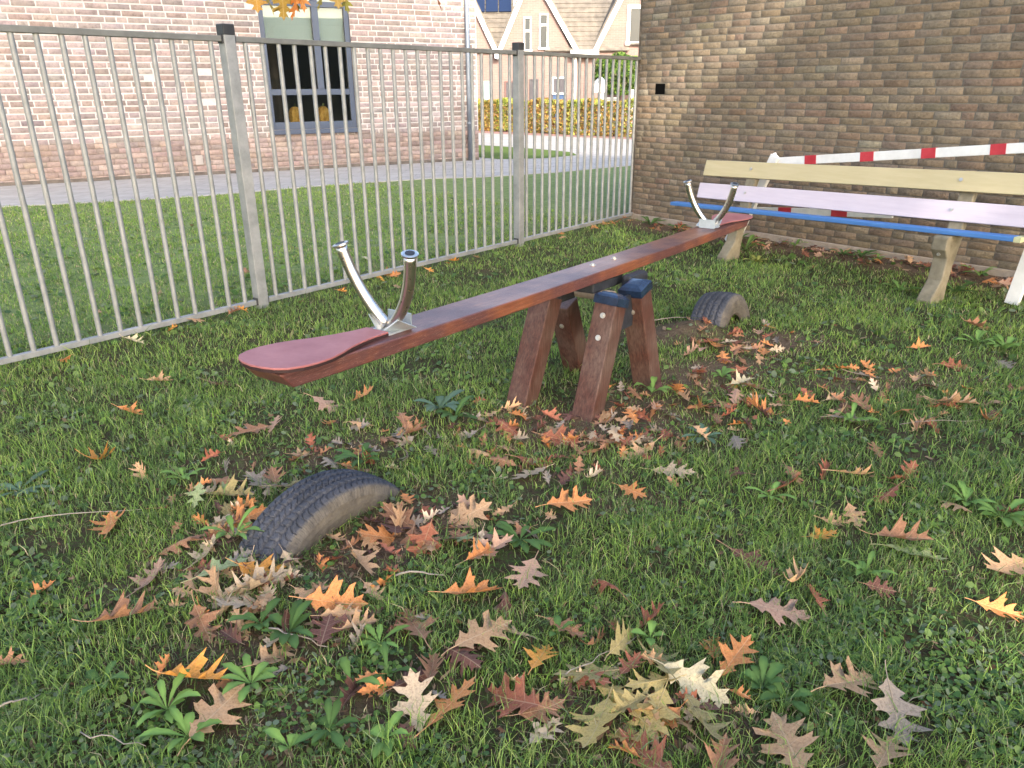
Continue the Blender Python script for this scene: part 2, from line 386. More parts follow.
# window
mfr = noisy('window_blue', (.035, .05, .085), (.05, .07, .11), 3, .45, .05, 30)
win = empty('window'); adopt(win, hall); win.location = Vector(tuple(LO+ld*((wl0+wr0)/2)+[0, 0, ws]))-world_of(hall); bpy.context.view_layer.update()
def lbox(mb, u0, u1, z0, z1, d0, d1): mb.box(LO+ld*((u0+u1)/2)+ln*((d0+d1)/2)+[0, 0, (z0+z1)/2], ld*((u1-u0)/2), ln*((d1-d0)/2), [0, 0, (z1-z0)/2])
zb = on_l(315, 92)[1]; zu = on_l(315, 4)[1]; um = on_l(318.5, 50)[0]+EXT
fw = .10
mb = MB()
lbox(mb, wl0, wl0+fw, ws, wt, -.12, -.03); lbox(mb, wr0-fw, wr0, ws, wt, -.12, -.03)
lbox(mb, wl0+fw, wr0-fw, ws, ws+.14, -.12, -.032); lbox(mb, wl0+fw, wr0-fw, wt-.1, wt, -.12, -.032)
lbox(mb, wl0+fw, wr0-fw, zb-.055, zb+.055, -.115, -.034); lbox(mb, wl0+fw, wr0-fw, zu-.05, zu+.05, -.115, -.034)
lbox(mb, um-.065, um+.065, zb+.055, zu-.05, -.118, -.030); lbox(mb, um-.065, um+.065, zu+.05, wt-.1, -.118, -.030)
mb.build('window_frame', mfr.m, win, bevel=.006)
mb = MB(); lbox(mb, wl0-.04, wr0+.04, ws-.09, ws-.002, -.03, .07); mb.build('sill', mfr.m, win, bevel=.008)
# glass
mgl = Mat('window_glass'); mgl.t.nodes.remove(mgl.b)
gl = mgl.n('ShaderNodeBsdfGlossy'); gl.inputs['Roughness'].default_value = .02; tr = mgl.n('ShaderNodeBsdfTransparent'); tr.inputs[0].default_value = (.82, .87, .87, 1)
fr = mgl.n('ShaderNodeFresnel'); fr.inputs[0].default_value = 1.7; mx = mgl.n('ShaderNodeMixShader')
mgl.l(fr.outputs[0], mx.inputs[0]); mgl.l(tr.outputs[0], mx.inputs[1]); mgl.l(gl.outputs[0], mx.inputs[2]); mgl.l(mx.outputs[0], mgl.o.inputs[0])
for (u0, u1, z0, z1) in ((wl0+fw, wr0-fw, ws+.14, zb-.055), (wl0+fw, um-.065, zb+.055, zu-.05), (um+.065, wr0-fw, zb+.055, zu-.05), (wl0+fw, um-.065, zu+.05, wt-.1), (um+.065, wr0-fw, zu+.05, wt-.1)):
    mb = MB(); lbox(mb, u0-.01, u1+.01, z0-.01, z1+.01, -.080, -.072); mb.build('pane', mgl.m, win)
mbl = noisy('blind', (.62, .67, .68), (.68, .72, .73), 2, .8, .1, 50); mwh = Mat('white_paint', (.78, .78, .76), .5).m
for (u0, u1, yb, xb) in ((wl0+.02, um-.02, 38, 290), (um+.02, wr0-.02, 41.5, 335)):
    zl = on_l(xb, yb)[1]
    mb = MB(); lbox(mb, u0, u1, zl, wt-.05, -.17, -.165); bl = mb.build('blind', mbl.m, win)
    mb = MB(); lbox(mb, u0, u1, zl-.04, zl, -.178, -.158); mb.build('blind_rail', mwh, win)
mb = MB(); lbox(mb, wl0-.05, wr0+.05, ws-.03, ws+.03, -.60, -.29); mb.build('inner_sill', noisy('inner_sill', (.3, .29, .27), (.35, .33, .3)).m, win)
# downpipe
pu = on_l(467.5, 100)[0]+EXT; mpz = noisy('zinc', (.16, .19, .23), (.24, .27, .31), 5, .45, .1, 30, .6)
P0 = LO+ld*pu+ln*.075
mb = MB(); mb.tube([P0+[0, 0, .02], P0+[0, 0, 2], P0+[0, 0, 4.39]], .05, 14)
dp = mb.build('downpipe', mpz.m, hall, smooth=True)
for z in (.8, 2.3, 3.7):
    mb = MB(); mb.tube([P0+[0, 0, z], P0+[0, 0, z+.04]], .058, 14); mb.box(P0-ln*.045+[0, 0, z+.02], ld*.012, ln*.03, [0, 0, .018]); mb.build('bracket', mpz.m, dp)
uu, zz = on_l(199, 160); mb = MB(); mb.box(LA+ld*uu+ln*.02+[0, 0, zz], ld*.07, ln*.012, [0, 0, .09]); mb.build('vent_cover', noisy('vent', (.28, .26, .24), (.34, .31, .29)).m, hall, bevel=.005)
# pumpkins on the sill
mpk = Mat('pumpkin_skin', (.80, .38, .07), .5); vv_ = mpk.coord(); mpk.color(mpk.ramp(mpk.noise(14, 3, .5, vv_), [(.35, (.62, .30, .05)), (.65, (.85, .48, .13))]))
mst = noisy('pumpkin_stem', (.12, .14, .04), (.2, .2, .08))
for (px, lab) in ((297.5, 'left pale orange pumpkin standing on the window sill indoors'), (326.5, 'right pale orange pumpkin standing on the window sill indoors')):
    u, _ = on_l(px, 112); c = LA+ld*(u+.06)-ln*.44+[0, 0, ws+.03]
    e = empty('pumpkin', tuple(c)); tag(e, lab, 'pumpkin', 'pumpkins on the window sill')
    V = []; Fc = []; na, nb = 48, 14
    for j in range(nb+1):
        ph = math.pi*j/nb
        for i in range(na):
            th = 2*math.pi*i/na; r = .135*math.sin(ph)**.8*(1-.10*abs(math.cos(th*4.5+.3)) ** 3)
            V.append((c[0]+r*math.cos(th), c[1]+r*math.sin(th), c[2]+.2-.2*math.cos(ph)*(1 if math.cos(ph) < 0 else .95)))
    for j in range(nb):
        for i in range(na): Fc.append((j*na+i, j*na+(i+1) % na, (j+1)*na+(i+1) % na, (j+1)*na+i))
    mb = MB(); mb.v = V; mb.f = Fc; mb.build('shell', mpk.m, e, smooth=True)
    mb = MB(); mb.tube([c+[0, 0, .385], c+[.01, 0, .42], c+[.03, 0, .45]], [.025, .018, .02], 8); mb.build('stem', mst.m, e, smooth=True)

# ------------------------------------------------------------------ far houses
HY = 33.0
def hp(x, y, dy=0): return on_y(x, y, HY+dy)
mhb = Mat('house_brick', rough=.9); v = mhb.coord((1, 1, 1)); bt = mhb.n('ShaderNodeTexBrick')
cmb = mhb.n('ShaderNodeSeparateXYZ'); mhb.l(v, cmb.inputs[0]); cc = mhb.n('ShaderNodeCombineXYZ'); mhb.l(cmb.outputs[0], cc.inputs[0]); mhb.l(cmb.outputs[2], cc.inputs[1]); mhb.l(cc.outputs[0], bt.inputs['Vector'])
bt.inputs['Scale'].default_value = 1; bt.inputs['Brick Width'].default_value = .22; bt.inputs['Row Height'].default_value = .0625; bt.inputs['Mortar Size'].default_value = .006
bt.inputs['Color1'].default_value = (.185, .128, .115, 1); bt.inputs['Color2'].default_value = (.215, .15, .135, 1); bt.inputs['Mortar'].default_value = (.24, .19, .17, 1)
mhb.color(mhb.mix(1, bt.outputs['Color'], mhb.ramp(mhb.noise(2.2, 6, .7, v), [(.3, (.88, .88, .88)), (.7, (1.1, 1.08, 1.05))]), 'MULTIPLY'))
mtl = Mat('roof_tiles', rough=.8); v = mtl.coord(); sx = mtl.n('ShaderNodeSeparateXYZ'); mtl.l(v, sx.inputs[0])
wv = mtl.n('ShaderNodeMath', operation='MULTIPLY'); mtl.l(sx.outputs[0], wv.inputs[0]); wv.inputs[1].default_value = 2*math.pi/.30
sn = mtl.n('ShaderNodeMath', operation='SINE'); mtl.l(wv.outputs[0], sn.inputs[0])
mtl.color(mtl.ramp(mtl.noise(3, 6, .75, v), [(.3, (.10, .09, .08)), (.5, (.145, .13, .11)), (.7, (.20, .175, .145))])); mtl.bump(sn.outputs[0], .35, .02)
mwt = noisy('bargeboard', (.74, .73, .70), (.82, .81, .79), 2, .5, .05)
mhg = Mat('house_glass', (.02, .03, .04), .15, 0, .35).m
mcur = noisy('curtain', (.45, .43, .38), (.6, .58, .53), 3)
mblue = noisy('door_blue', (.035, .07, .15), (.06, .10, .19), 3); mgrey = noisy('door_grey', (.055, .053, .06), (.085, .08, .085), 3); mpal = noisy('pale_frame', (.17, .23, .23), (.24, .30, .30), 3); mbrn = noisy('door_brown', (.11, .06, .055), (.16, .09, .08), 3)
def hwin(parent, x0, y0, x1, y1, split=None, glass=mhg, frame=mwt.m, name='window', y_off=-.0, fr=.055):
    a = hp(x0, y1); b = hp(x1, y0)
    root = MB(); Yf = HY-.06
    def fb(m, X0, X1, Z0, Z1, y0_, y1_): m.box(((X0+X1)/2, (y0_+y1_)/2, (Z0+Z1)/2), ((X1-X0)/2, 0, 0), (0, (y1_-y0_)/2, 0), (0, 0, (Z1-Z0)/2))
    fb(root, a[0], a[0]+fr, a[2], b[2], Yf, HY-.002); fb(root, b[0]-fr, b[0], a[2], b[2], Yf, HY-.002)
    fb(root, a[0]-.04, b[0]+.04, a[2]-fr*.9, a[2], Yf-.04, HY-.002); fb(root, a[0]+fr, b[0]-fr, b[2]-fr, b[2]-.001, Yf, HY-.002)
    if split: zz = hp(x0, split)[2]; fb(root, a[0]+fr, b[0]-fr, zz-.04, zz+.04, Yf, HY-.003)
    w_ = root.build(name, frame, parent)
    p = MB(); fb(p, a[0]+fr, b[0]-fr, a[2]+.001, b[2]-fr-.001, HY-.03, HY-.004); p.build('pane', glass, w_)
    return w_
def gable_house(label, xl, yl, xr, yr, xa, ya, wl, wr, roof_to, wins, gut):
    """front gable between eave points (xl,yl),(xr,yr) with apex (xa,ya); main roof carries on to roof_to"""
    L_, R__, A_ = hp(xl, yl), hp(xr, yr), hp(xa, ya)
    h = empty('row_house', ((L_[0]+R__[0])/2, HY, 0)); tag(h, label, 'house', 'row of gabled brick houses behind the hedge')
    wlx, wrx = hp(wl, 60)[0], hp(wr, 60)[0]
    ze = min(L_[2], R__[2])-.05
    mb = MB(); mb.prism([(wlx, 0), (wrx, 0), (wrx, ze), (R__[0], ze), (A_[0], A_[2]), (L_[0], ze), (wlx, ze)], (0, HY, 0), (1, 0, 0), (0, 0, 1), (0, .25, 0)); mb.build('wall', mhb.m, h)
    # side and back
    mb = MB(); mb.box(((wlx+wrx)/2, HY+4.3, ze/2), ((wrx-wlx)/2-.01, 0, 0), (0, 4.04, 0), (0, 0, ze/2-.01)); mb.build('side_wall', mhb.m, h)
    for P, Q in ((L_, A_), (R__, A_)):
        d = Q-P; Ln = np.linalg.norm(d); d = d/Ln; n = np.array([-d[2], 0, d[0]]); n = n if n[2] > 0 else -n
        mb = MB(); mb.box((P+Q)/2+np.array([0, -.10, 0])+n*.02-d*.1, d*(Ln/2+.12), (0, .09, 0), n*.085); mb.build('bargeboard', mwt.m, h)
        mb = MB(); mb.box((P+Q)/2+np.array([0, 2.9, 0])+n*.12-d*.1, d*(Ln/2+.12), (0, 2.9, 0), n*.05); mb.build('gable_roof', mtl.m, h)
    # main roof, tiles in stepped rows
    x0, x1 = roof_to; X0, X1 = x0, x1
    mb = MB(); ez = ze+.12; N = 19; pitch_ = math.radians(44)
    for k in range(N):
        y0_, z0_ = HY-.15+k*.27*math.cos(pitch_), ez+k*.27*math.sin(pitch_)
        mb.box(((X0+X1)/2, y0_+.15*math.cos(pitch_), z0_+.15*math.sin(pitch_)+.0), ((X1-X0)/2, 0, 0), (0, .16*math.cos(pitch_), .16*math.sin(pitch_)-.02), (0, -.025*math.sin(pitch_), .025*math.cos(pitch_)))
    mb.build('roof', mtl.m, h)
    mb = MB(); g0_, g1_ = hp(gut[0], 50)[0], hp(gut[1], 50)[0]; mb.box(((g0_+g1_)/2, HY-.27, ez-.10), ((g1_-g0_)/2, 0, 0), (0, .11, 0), (0, 0, .13)); mb.build('gutter', mwt.m, h, bevel=.02)
    for wn_ in wins: hwin(h, *wn_[:4], **(wn_[4] if len(wn_) > 4 else {}))
    return h
xA = hp(440, 40)[0]
gable_house('leftmost gabled brick house with solar panels on its tiled roof', 426, 55, 496, 53, 461, -22, 400, 498.5, (hp(462, 40)[0], hp(514, 40)[0]),
            [(481, 81, 491, 109, dict(frame=mpal.m, glass=mpal.m))], (494.5, 499.5))
hB = gable_house('middle gabled brick house with two narrow upstairs windows', 499, 54, 574, 47.5, 532, -27, 498.8, 584.5, (hp(545, 40)[0], hp(629, 40)[0]),
            [(523.5, 17, 531.5, 50, dict(split=31)), (539, 13.5, 548.5, 48, dict(split=25)), (505, 81, 514, 118, dict(name='door', frame=mbrn.m, glass=mgrey.m)),
             (529.5, 79, 538.5, 118, dict(name='door', frame=mgrey.m, glass=mgrey.m)), (552, 77, 566, 93, dict(glass=mgrey.m))], (570, 598))
hwin(hB, 552.5, 93, 566, 120, name='panel', frame=mblue.m, glass=mblue.m)
gable_house('rightmost gabled brick house beside the brown wall', 597, 47.5, 668, 46, 633, -24, 584.8, 668, (hp(630, 40)[0], hp(690, 40)[0]),
            [(626, 5, 646, 42, dict(glass=mhg, fr=.13, split=None))], (668, 680))
# drainpipe between houses
a = hp(575, 50); mb = MB(); mb.tube([(a[0], HY-.12, .05), (a[0], HY-.12, a[2]-.05)], .07, 10); mb.build('downpipe', mwt.m, hB, smooth=True)
# solar panel
sa, sb = hp(476, 12), hp(515, 12); msol = Mat('solar_panel', (.012, .022, .055), .2, 0, .4).m
pitch_ = math.radians(44); sp = empty('solar_panel', (float((sa[0]+sb[0])/2), HY+1.8, 6.8)); tag(sp, 'dark blue solar panels on the tiled roof of the leftmost house', 'solar panel')
ez = min(hp(426, 55)[2], hp(496, 53)[2])-.05+.12
def roofpt(k, X, off): return np.array([X, HY-.15+k*math.cos(pitch_)-off*math.sin(pitch_), ez+k*math.sin(pitch_)+off*math.cos(pitch_)])
for i in range(3):
    X0 = sa[0]-.2+i*(sb[0]-sa[0]+.1)/3; X1 = X0+(sb[0]-sa[0]+.1)/3-.04
    c = (roofpt(2.2, X0, .09)+roofpt(4.0, X1, .09))/2
    mb = MB(); mb.box(c, ((X1-X0)/2, 0, 0), (0, .9*math.cos(pitch_), .9*math.sin(pitch_)), (0, -.02*math.sin(pitch_), .02*math.cos(pitch_))); mb.build('panel', msol, sp, bevel=.01)

# ------------------------------------------------------------------ leaf-card foliage
def leaf_cloud(P, size, cols, mat, name, rnd=rng, aspect=.62):
    P = np.asarray(P); n = len(P); a = rnd.normal(size=(n, 3)); a /= np.linalg.norm(a, axis=1)[:, None]
    b = np.cross(a, rnd.normal(size=(n, 3))); b /= np.linalg.norm(b, axis=1)[:, None]; c = np.cross(a, b)
    s = size*rnd.uniform(.6, 1.3, (n, 1)); A = a*s*.5; B = b*s*.5*aspect; Cn = c*s*.12
    V = np.stack([P-A, P-A*.2+B+Cn, P+A, P-A*.2-B+Cn], 1).reshape(-1, 3)
    Fc = np.arange(4*n).reshape(n, 4); cc = np.repeat(cols, 4, 0)
    return np_mesh(name, V, Fc, mat, cols=cc)
def leafmat(name, trans=.35, rough=.6):
    m = Mat(name, rough=rough, spec=.12); c = m.attr('col').outputs['Color']; m.color(c)
    tl = m.n('ShaderNodeBsdfTranslucent'); m.l(c, tl.inputs[0]); mx = m.n('ShaderNodeMixShader'); mx.inputs[0].default_value = trans
    m.l(m.b.outputs[0], mx.inputs[1]); m.l(tl.outputs[0], mx.inputs[2]); m.l(mx.outputs[0], m.o.inputs[0]); return m.m
fol = leafmat('foliage')
bark = noisy('bark', (.06, .045, .035), (.13, .105, .085), 10, .95, 1, 25, stretch=(1, 1, .3), dist=.02)
def pick(pal, n, j=.18, rnd=rng):
    pal = np.array(pal); c = pal[rnd.integers(len(pal), size=n)]; return np.clip(c*rnd.uniform(1-j, 1+j, (n, 1)), 0, 1)
# hedge
ha, hb = at(455, 130)[:2], at(640, 138.5)[:2]; hd = (hb-ha)/np.linalg.norm(hb-ha); hn = np.array([-hd[1], hd[0]]); HL = np.linalg.norm(hb-ha)
n = 15000; u = rng.uniform(0, HL, n); wdt = rng.uniform(0, .6, n); z = rng.uniform(.02, 1, n)**.9
top = 1.13+.05*np.sin(u*3)+.04*np.sin(u*7.3)
edge_k = rng.random(n); wdt = np.where(edge_k < .55, np.abs(rng.normal(0, .05, n)), wdt); z = z*top; z = np.where((edge_k > .55) & (edge_k < .8), top-np.abs(rng.normal(0, .04, n)), z)
P = np.stack([ha[0]+hd[0]*u+hn[0]*wdt, ha[1]+hd[1]*u+hn[1]*wdt, z], -1)
base = pick([(.42, .27, .08), (.36, .21, .07), (.24, .24, .06), (.30, .17, .06), (.48, .36, .12), (.15, .17, .05)], n)
gp = pick([(.33, .36, .07), (.40, .42, .10), (.22, .28, .06)], n)
isg = ((np.sin(u*2.1+1)+np.sin(u*5.2))*.35+(z > .95)*.55+(u < 3.8)*.25) > rng.uniform(0, 1.2, n); base[isg] = gp[isg]
he = empty('hedge', (float(ha[0]+hd[0]*HL/2), float(ha[1]+hd[1]*HL/2), 0)); tag(he, 'long clipped hedge of yellow and brown leaves across the paved square', 'hedge')
adopt(leaf_cloud(P, .11, base, fol, 'foliage'), he)
mb = MB()
for k in range(46):
    uu = (k+.5)/46*HL; p = ha+hd*uu+hn*.3; mb.tube([(p[0], p[1], 0), (p[0]+random.uniform(-.1, .1), p[1]+random.uniform(-.1, .1), .9)], [.02, .008], 5)
mb.build('stem', bark.m, he)
# green shrub tree in front of the right house
c = on_y(620, 76, 29.5); n = 5200
q = rng.normal(size=(n, 3)); q /= np.linalg.norm(q, axis=1)[:, None]; rr = rng.uniform(.55, 1, (n, 1))**.5
lump = 1+.18*np.sin(5*q[:, :1]+2)*np.sin(6*q[:, 2:]+1)
P = c+q*rr*lump*np.array([.98, .9, .72]); keep = P[:, 2] > c[2]-.62; P = P[keep]
tr_ = empty('garden_tree', (c[0], c[1], 0)); tag(tr_, 'small round green tree in front of the rightmost house', 'tree')
adopt(leaf_cloud(P, .13, pick([(.07, .14, .03), (.12, .20, .04), (.18, .28, .06), (.05, .10, .025)], len(P)), fol, 'crown'), tr_)
mb = MB(); mb.tube([(c[0], c[1], 0), (c[0], c[1], c[2]-.2), (c[0]+.1, c[1], c[2]+.3)], [.06, .05, .02], 8); mb.build('trunk', bark.m, tr_)
# low garden wall behind the hedge, post box, bin
gw = empty('garden_wall', tuple(on_y(610, 100, 31)*[1, 1, 0])); tag(gw, 'low pink brick garden wall behind the hedge', 'wall')
a, b = on_y(598, 93, 31), on_y(650, 93, 31); mb = MB(); mb.box(((a[0]+b[0])/2, 31, a[2]/2), ((b[0]-a[0])/2, 0, 0), (0, .1, 0), (0, 0, a[2]/2)); mb.build('wall', mhb.m, gw)
mb = MB(); mb.box(((a[0]+b[0])/2, 31, a[2]+.03), ((b[0]-a[0])/2+.02, 0, 0), (0, .13, 0), (0, 0, .03)); mb.build('coping', mk.m, gw)
Yb = 28.5; a, b = on_y(594.5, 83, Yb), on_y(605.5, 92.5, Yb)
pb = empty('post_box', (float((a[0]+b[0])/2), Yb, 0)); tag(pb, 'white box with a small pitched grey roof on a post behind the hedge', 'post box')
mb = MB(); mb.box(((a[0]+b[0])/2, Yb, (a[2]+b[2])/2), ((b[0]-a[0])/2, 0, 0), (0, .12, 0), (0, 0, (a[2]-b[2])/2)); mb.build('box', mwh, pb, bevel=.01)
mb = MB(); W = (b[0]-a[0])/2+.05; mb.prism([(-W, 0), (W, 0), (0, .22)], ((a[0]+b[0])/2, Yb-.17, a[2]+.001), (1, 0, 0), (0, 0, 1), (0, .34, 0)); mb.build('roof', mpz.m, pb)
mb = MB(); mb.box(((a[0]+b[0])/2+.08, Yb, b[2]/2), (.06, 0, 0), (0, .06, 0), (0, 0, b[2]/2-.001)); mb.build('post', mwh, pb)
a, b = on_y(607, 92.5, Yb), on_y(616, 107, Yb)
bn = empty('wheeled_bin', (float((a[0]+b[0])/2), Yb, 0)); tag(bn, 'grey wheeled bin beside the white post box', 'bin')
X = (a[0]+b[0])/2; mgb = noisy('bin_grey', (.20, .21, .21), (.26, .27, .27), 3, .5).m
mb = MB(); mb.prism([(-.17, .16), (.17, .16), (.20, 1.16), (-.20, 1.16)], (X, Yb-.2, 0), (1, 0, 0), (0, 0, 1), (0, .4, 0)); mb.build('body', mgb, bn, bevel=.02)
mb = MB(); mb.box((X, Yb, 1.20), (.23, 0, 0), (0, .23, 0), (0, 0, .03)); mb.build('lid', mgb, bn, bevel=.02)
for s in (-1, 1):
    mb = MB(); mb.tube([(X+s*.15, Yb-.15, .12), (X+s*.21, Yb-.15, .12)], .12, 16); mb.build('wheel', mblk, bn)
a = on_y(631, 91, 28); mb = MB(); mb.box((a[0], 28, a[2]/2), (.07, 0, 0), (0, .07, 0), (0, 0, a[2]/2)); mb.box((a[0], 28, a[2]+.02), (.09, 0, 0), (0, .09, 0), (0, 0, .02))
tag(mb.build('gate_post', mwt.m, None, bevel=.008), 'white gate post right of the grey bin beside the brown wall', 'post')

# ------------------------------------------------------------------ metal fence
mgal = Mat('galvanised', rough=.55, metal=.25, spec=.5); v = mgal.coord()
nf = mgal.noise(7, 8, .7, v); mgal.color(mgal.ramp(nf, [(.3, (.165, .175, .175)), (.5, (.235, .245, .245)), (.72, (.31, .315, .31))])); mgal.bump(mgal.noise(150, 3, .6, v), .12, .001)
mrail = Mat('weathered_rail', rough=.7, metal=.2); v = mrail.coord(); mrail.color(mrail.ramp(mrail.noise(5, 8, .7, v), [(.3, (.10, .105, .10)), (.6, (.155, .16, .15)), (.8, (.21, .21, .19))]))
mcap = noisy('black_cap', (.02, .022, .025), (.04, .042, .045), 6, .5)
fence = empty('metal_fence', (float(FB[0]), float(FB[1]), 0)); tag(fence, 'galvanised metal bar fence running across the lawn to the brown wall', 'fence')
FH = 1.845
d01 = (FB-FA)/np.linalg.norm(FB-FA); FA2 = FB-d01*3.08
ps = [FA2, FB, FC, FD]
counts = [23, 22, 18]
for k in range(3):
    a, b = np.array([*ps[k], 0]), np.array([*ps[k+1], 0]); L = np.linalg.norm(b-a); d = (b-a)/L; n = np.array([-d[1], d[0], 0])
    h1 = FH; pn = empty('panel', tuple((a+b)/2)); adopt(pn, fence)
    g0 = .035
    mb = MB(); mb.box((a+b)/2+[0, 0, h1-.018], d*(L/2-.042), n*.022, [0, 0, .018]); mb.build('top_rail', mrail.m, pn, bevel=.004)
    mb = MB(); mb.box((a+b)/2+[0, 0, g0+.02], d*(L/2-.042), n*.020, [0, 0, .018]); mb.build('bottom_rail', mgal.m, pn, bevel=.004)
    cnt = counts[k]
    proto = None
    for i in range(cnt):
        p = a+d*(L*(i+1)/(cnt+1)); 
        if proto is None:
            mb = MB(); mb.tube([(0, 0, g0+.036), (0, 0, 1.0), (0, 0, h1-.036)], .0158, 12, cap=False); proto = mb.build('bar', mgal.m, None, smooth=True); o = proto
        else: o = proto.copy(); COL.objects.link(o)
        o.parent = pn; off = world_of(pn); o.location = Vector(tuple(p))-off; o.rotation_euler = (random.gauss(0, .0015), random.gauss(0, .0015), random.uniform(0, 6))
for k, q in enumerate(ps):
    p = np.array([*q, 0]); d = np.array([*(FC-FB), 0])/np.linalg.norm(FC-FB); n = np.array([-d[1], d[0], 0])
    if k == 3: hgt, hw = 1.93, .022
    else: hgt, hw = 1.88, .040
    mb = MB(); mb.box(p+[0, 0, hgt/2-.1], d*hw, n*hw, [0, 0, hgt/2+.1]); po = mb.build('post', mgal.m, fence, bevel=.005)
    if k < 3:
        mb = MB(); mb.box(p+[0, 0, hgt+.002], d*(hw+.003), n*(hw+.003), [0, 0, .034]); mb.build('cap', mcap.m, po, bevel=.006)
        for zz in (.06, 1.825):
            mb = MB(); mb.box(p+[0, 0, zz], d*(hw+.012), n*.027, [0, 0, .026]); mb.build('bracket', mcap.m, po, bevel=.003)
    else:
        mb = MB(); mb.box(p+d*.03+[0, 0, 1.0], d*.006, n*.035, [0, 0, .95]); mb.build('flange', mrail.m, po)

# ------------------------------------------------------------------ seesaw
SC_C = np.array([.455, 3.86, .655]); sd_ = np.array([.570, .8214, -.026]); sd_ /= np.linalg.norm(sd_)
sn_ = np.cross(sd_, [0, 0, 1]); sn_ /= np.linalg.norm(sn_); su_ = np.cross(sn_, sd_)
def sp_(s, l, u): return SC_C+sd_*s+sn_*l+su_*u
mwd = Mat('varnished_board', rough=.33, spec=.6); v = mwd.coord()
rot = mwd.n('ShaderNodeMapping'); rot.inputs['Rotation'].default_value = (0, 0, -math.atan2(sd_[1], sd_[0])); tcn = mwd.n('ShaderNodeTexCoord'); mwd.l(tcn.outputs['Object'], rot.inputs[0])
st = mwd.n('ShaderNodeMapping'); st.inputs['Scale'].default_value = (1.3, 34, 34); mwd.l(rot.outputs[0], st.inputs[0])
gr = mwd.noise(3.2, 8, .7, st.outputs[0]); bl = mwd.noise(2.3, 5, .6, rot.outputs[0])
c1 = mwd.ramp(gr, [(.3, (.085, .024, .011)), (.5, (.175, .055, .024)), (.7, (.29, .11, .045))])
c2 = mwd.ramp(gr, [(.3, (.045, .016, .016)), (.6, (.10, .034, .030)), (.8, (.17, .07, .055))])
cb = mwd.mix(mwd.ramp(bl, [(.42, (0, 0, 0)), (.6, (1, 1, 1))]), c1, c2)
scr = mwd.noise(26, 6, .8, st.outputs[0]); cb = mwd.mix(mwd.ramp(scr, [(.58, (0, 0, 0)), (.64, (.75, .75, .75))]), cb, (.40, .29, .23))
mwd.color(cb); mwd.rough(mwd.ramp(bl, [(.3, (.28,)*3), (.7, (.5,)*3)])); mwd.bump(gr, .25, .002)
mpost = Mat('post_wood', rough=.55, spec=.5); v = mpost.coord((26, 26, 2.2)); gr = mpost.noise(4, 8, .7, v); bl = mpost.noise(5, 5, .6)
cb = mpost.mix(mpost.ramp(bl, [(.4, (0, 0, 0)), (.65, (1, 1, 1))]), mpost.ramp(gr, [(.3, (.032, .014, .011)), (.6, (.085, .036, .026)), (.8, (.16, .08, .06))]), mpost.ramp(gr, [(.3, (.055, .032, .026)), (.7, (.15, .10, .08))]))
mpost.color(cb); mpost.bump(gr, .4, .003)
mseat = Mat('seat_panel', rough=.5, spec=.4); v = mseat.coord(); mseat.color(mseat.ramp(mseat.noise(9, 6, .7, v), [(.3, (.25, .085, .085)), (.7, (.34, .14, .135))])); mseat.bump(mseat.noise(200, 3, .6, v), .1, .0008)
mssedge = Mat('seat_edge', (.03, .015, .015), .6).m
mss = Mat('stainless', (.62, .58, .53), .22, 1); v = mss.coord(); sc2 = mss.noise(30, 5, .7, v); mss.rough(mss.ramp(sc2, [(.3, (.24,)*3), (.7, (.34,)*3)]))
mzp = noisy('zinc_plate', (.38, .42, .44), (.52, .56, .57), 14, .42, .15, 60, .65)
mbolt = noisy('bolt', (.45, .42, .38), (.6, .56, .5), 30, .35, .1, 50, .8)
mdk = noisy('dark_rubber', (.015, .017, .022), (.035, .038, .045), 20, .55)
see = empty('seesaw', (float(SC_C[0]), float(SC_C[1]), 0)); tag(see, 'long reddish brown wooden seesaw on four slanted posts with steel handles', 'seesaw')
# board: cross-section loops so that the ends are cut and it sags slightly
def seatz(s): return .016*(s/2)**2
HWB = .090; THB = .054
mb = MB(); N = 40
secs = []
for i in range(N+1):
    s = -2.12+4.24*i/N; zsag = seatz(s)
    secs.append((s, zsag))
for (s, zs) in secs:
    cut = .05
    sb = s+(cut if s < -2.0 else (-cut if s > 2.0 else 0))
    for (l, u, ss) in ((-HWB, 0, s), (HWB, 0, s), (HWB, -THB, sb), (-HWB, -THB, sb)): mb.v.append(tuple(sp_(ss, l, u+zs)))
for i in range(N):
    for k in range(4): k2 = (k+1) % 4; mb.f.append((i*4+k, i*4+k2, i*4+4+k2, i*4+4+k))
mb.f.append((0, 1, 2, 3)); mb.f.append(tuple(N*4+k for k in range(4)))
board = mb.build('board', mwd.m, see, bevel=.006, seg=3)
def seat_outline(sg):
    half = [(2.15, 0), (2.145, .045), (2.13, .083), (2.105, .112), (2.06, .130), (2.01, .136), (1.95, .130), (1.89, .112), (1.83, .088), (1.76, .068), (1.69, .056), (1.62, .052)]
    return [(sg*s, l) for s, l in half]+[(sg*s, -l) for s, l in half[::-1][:-1]]
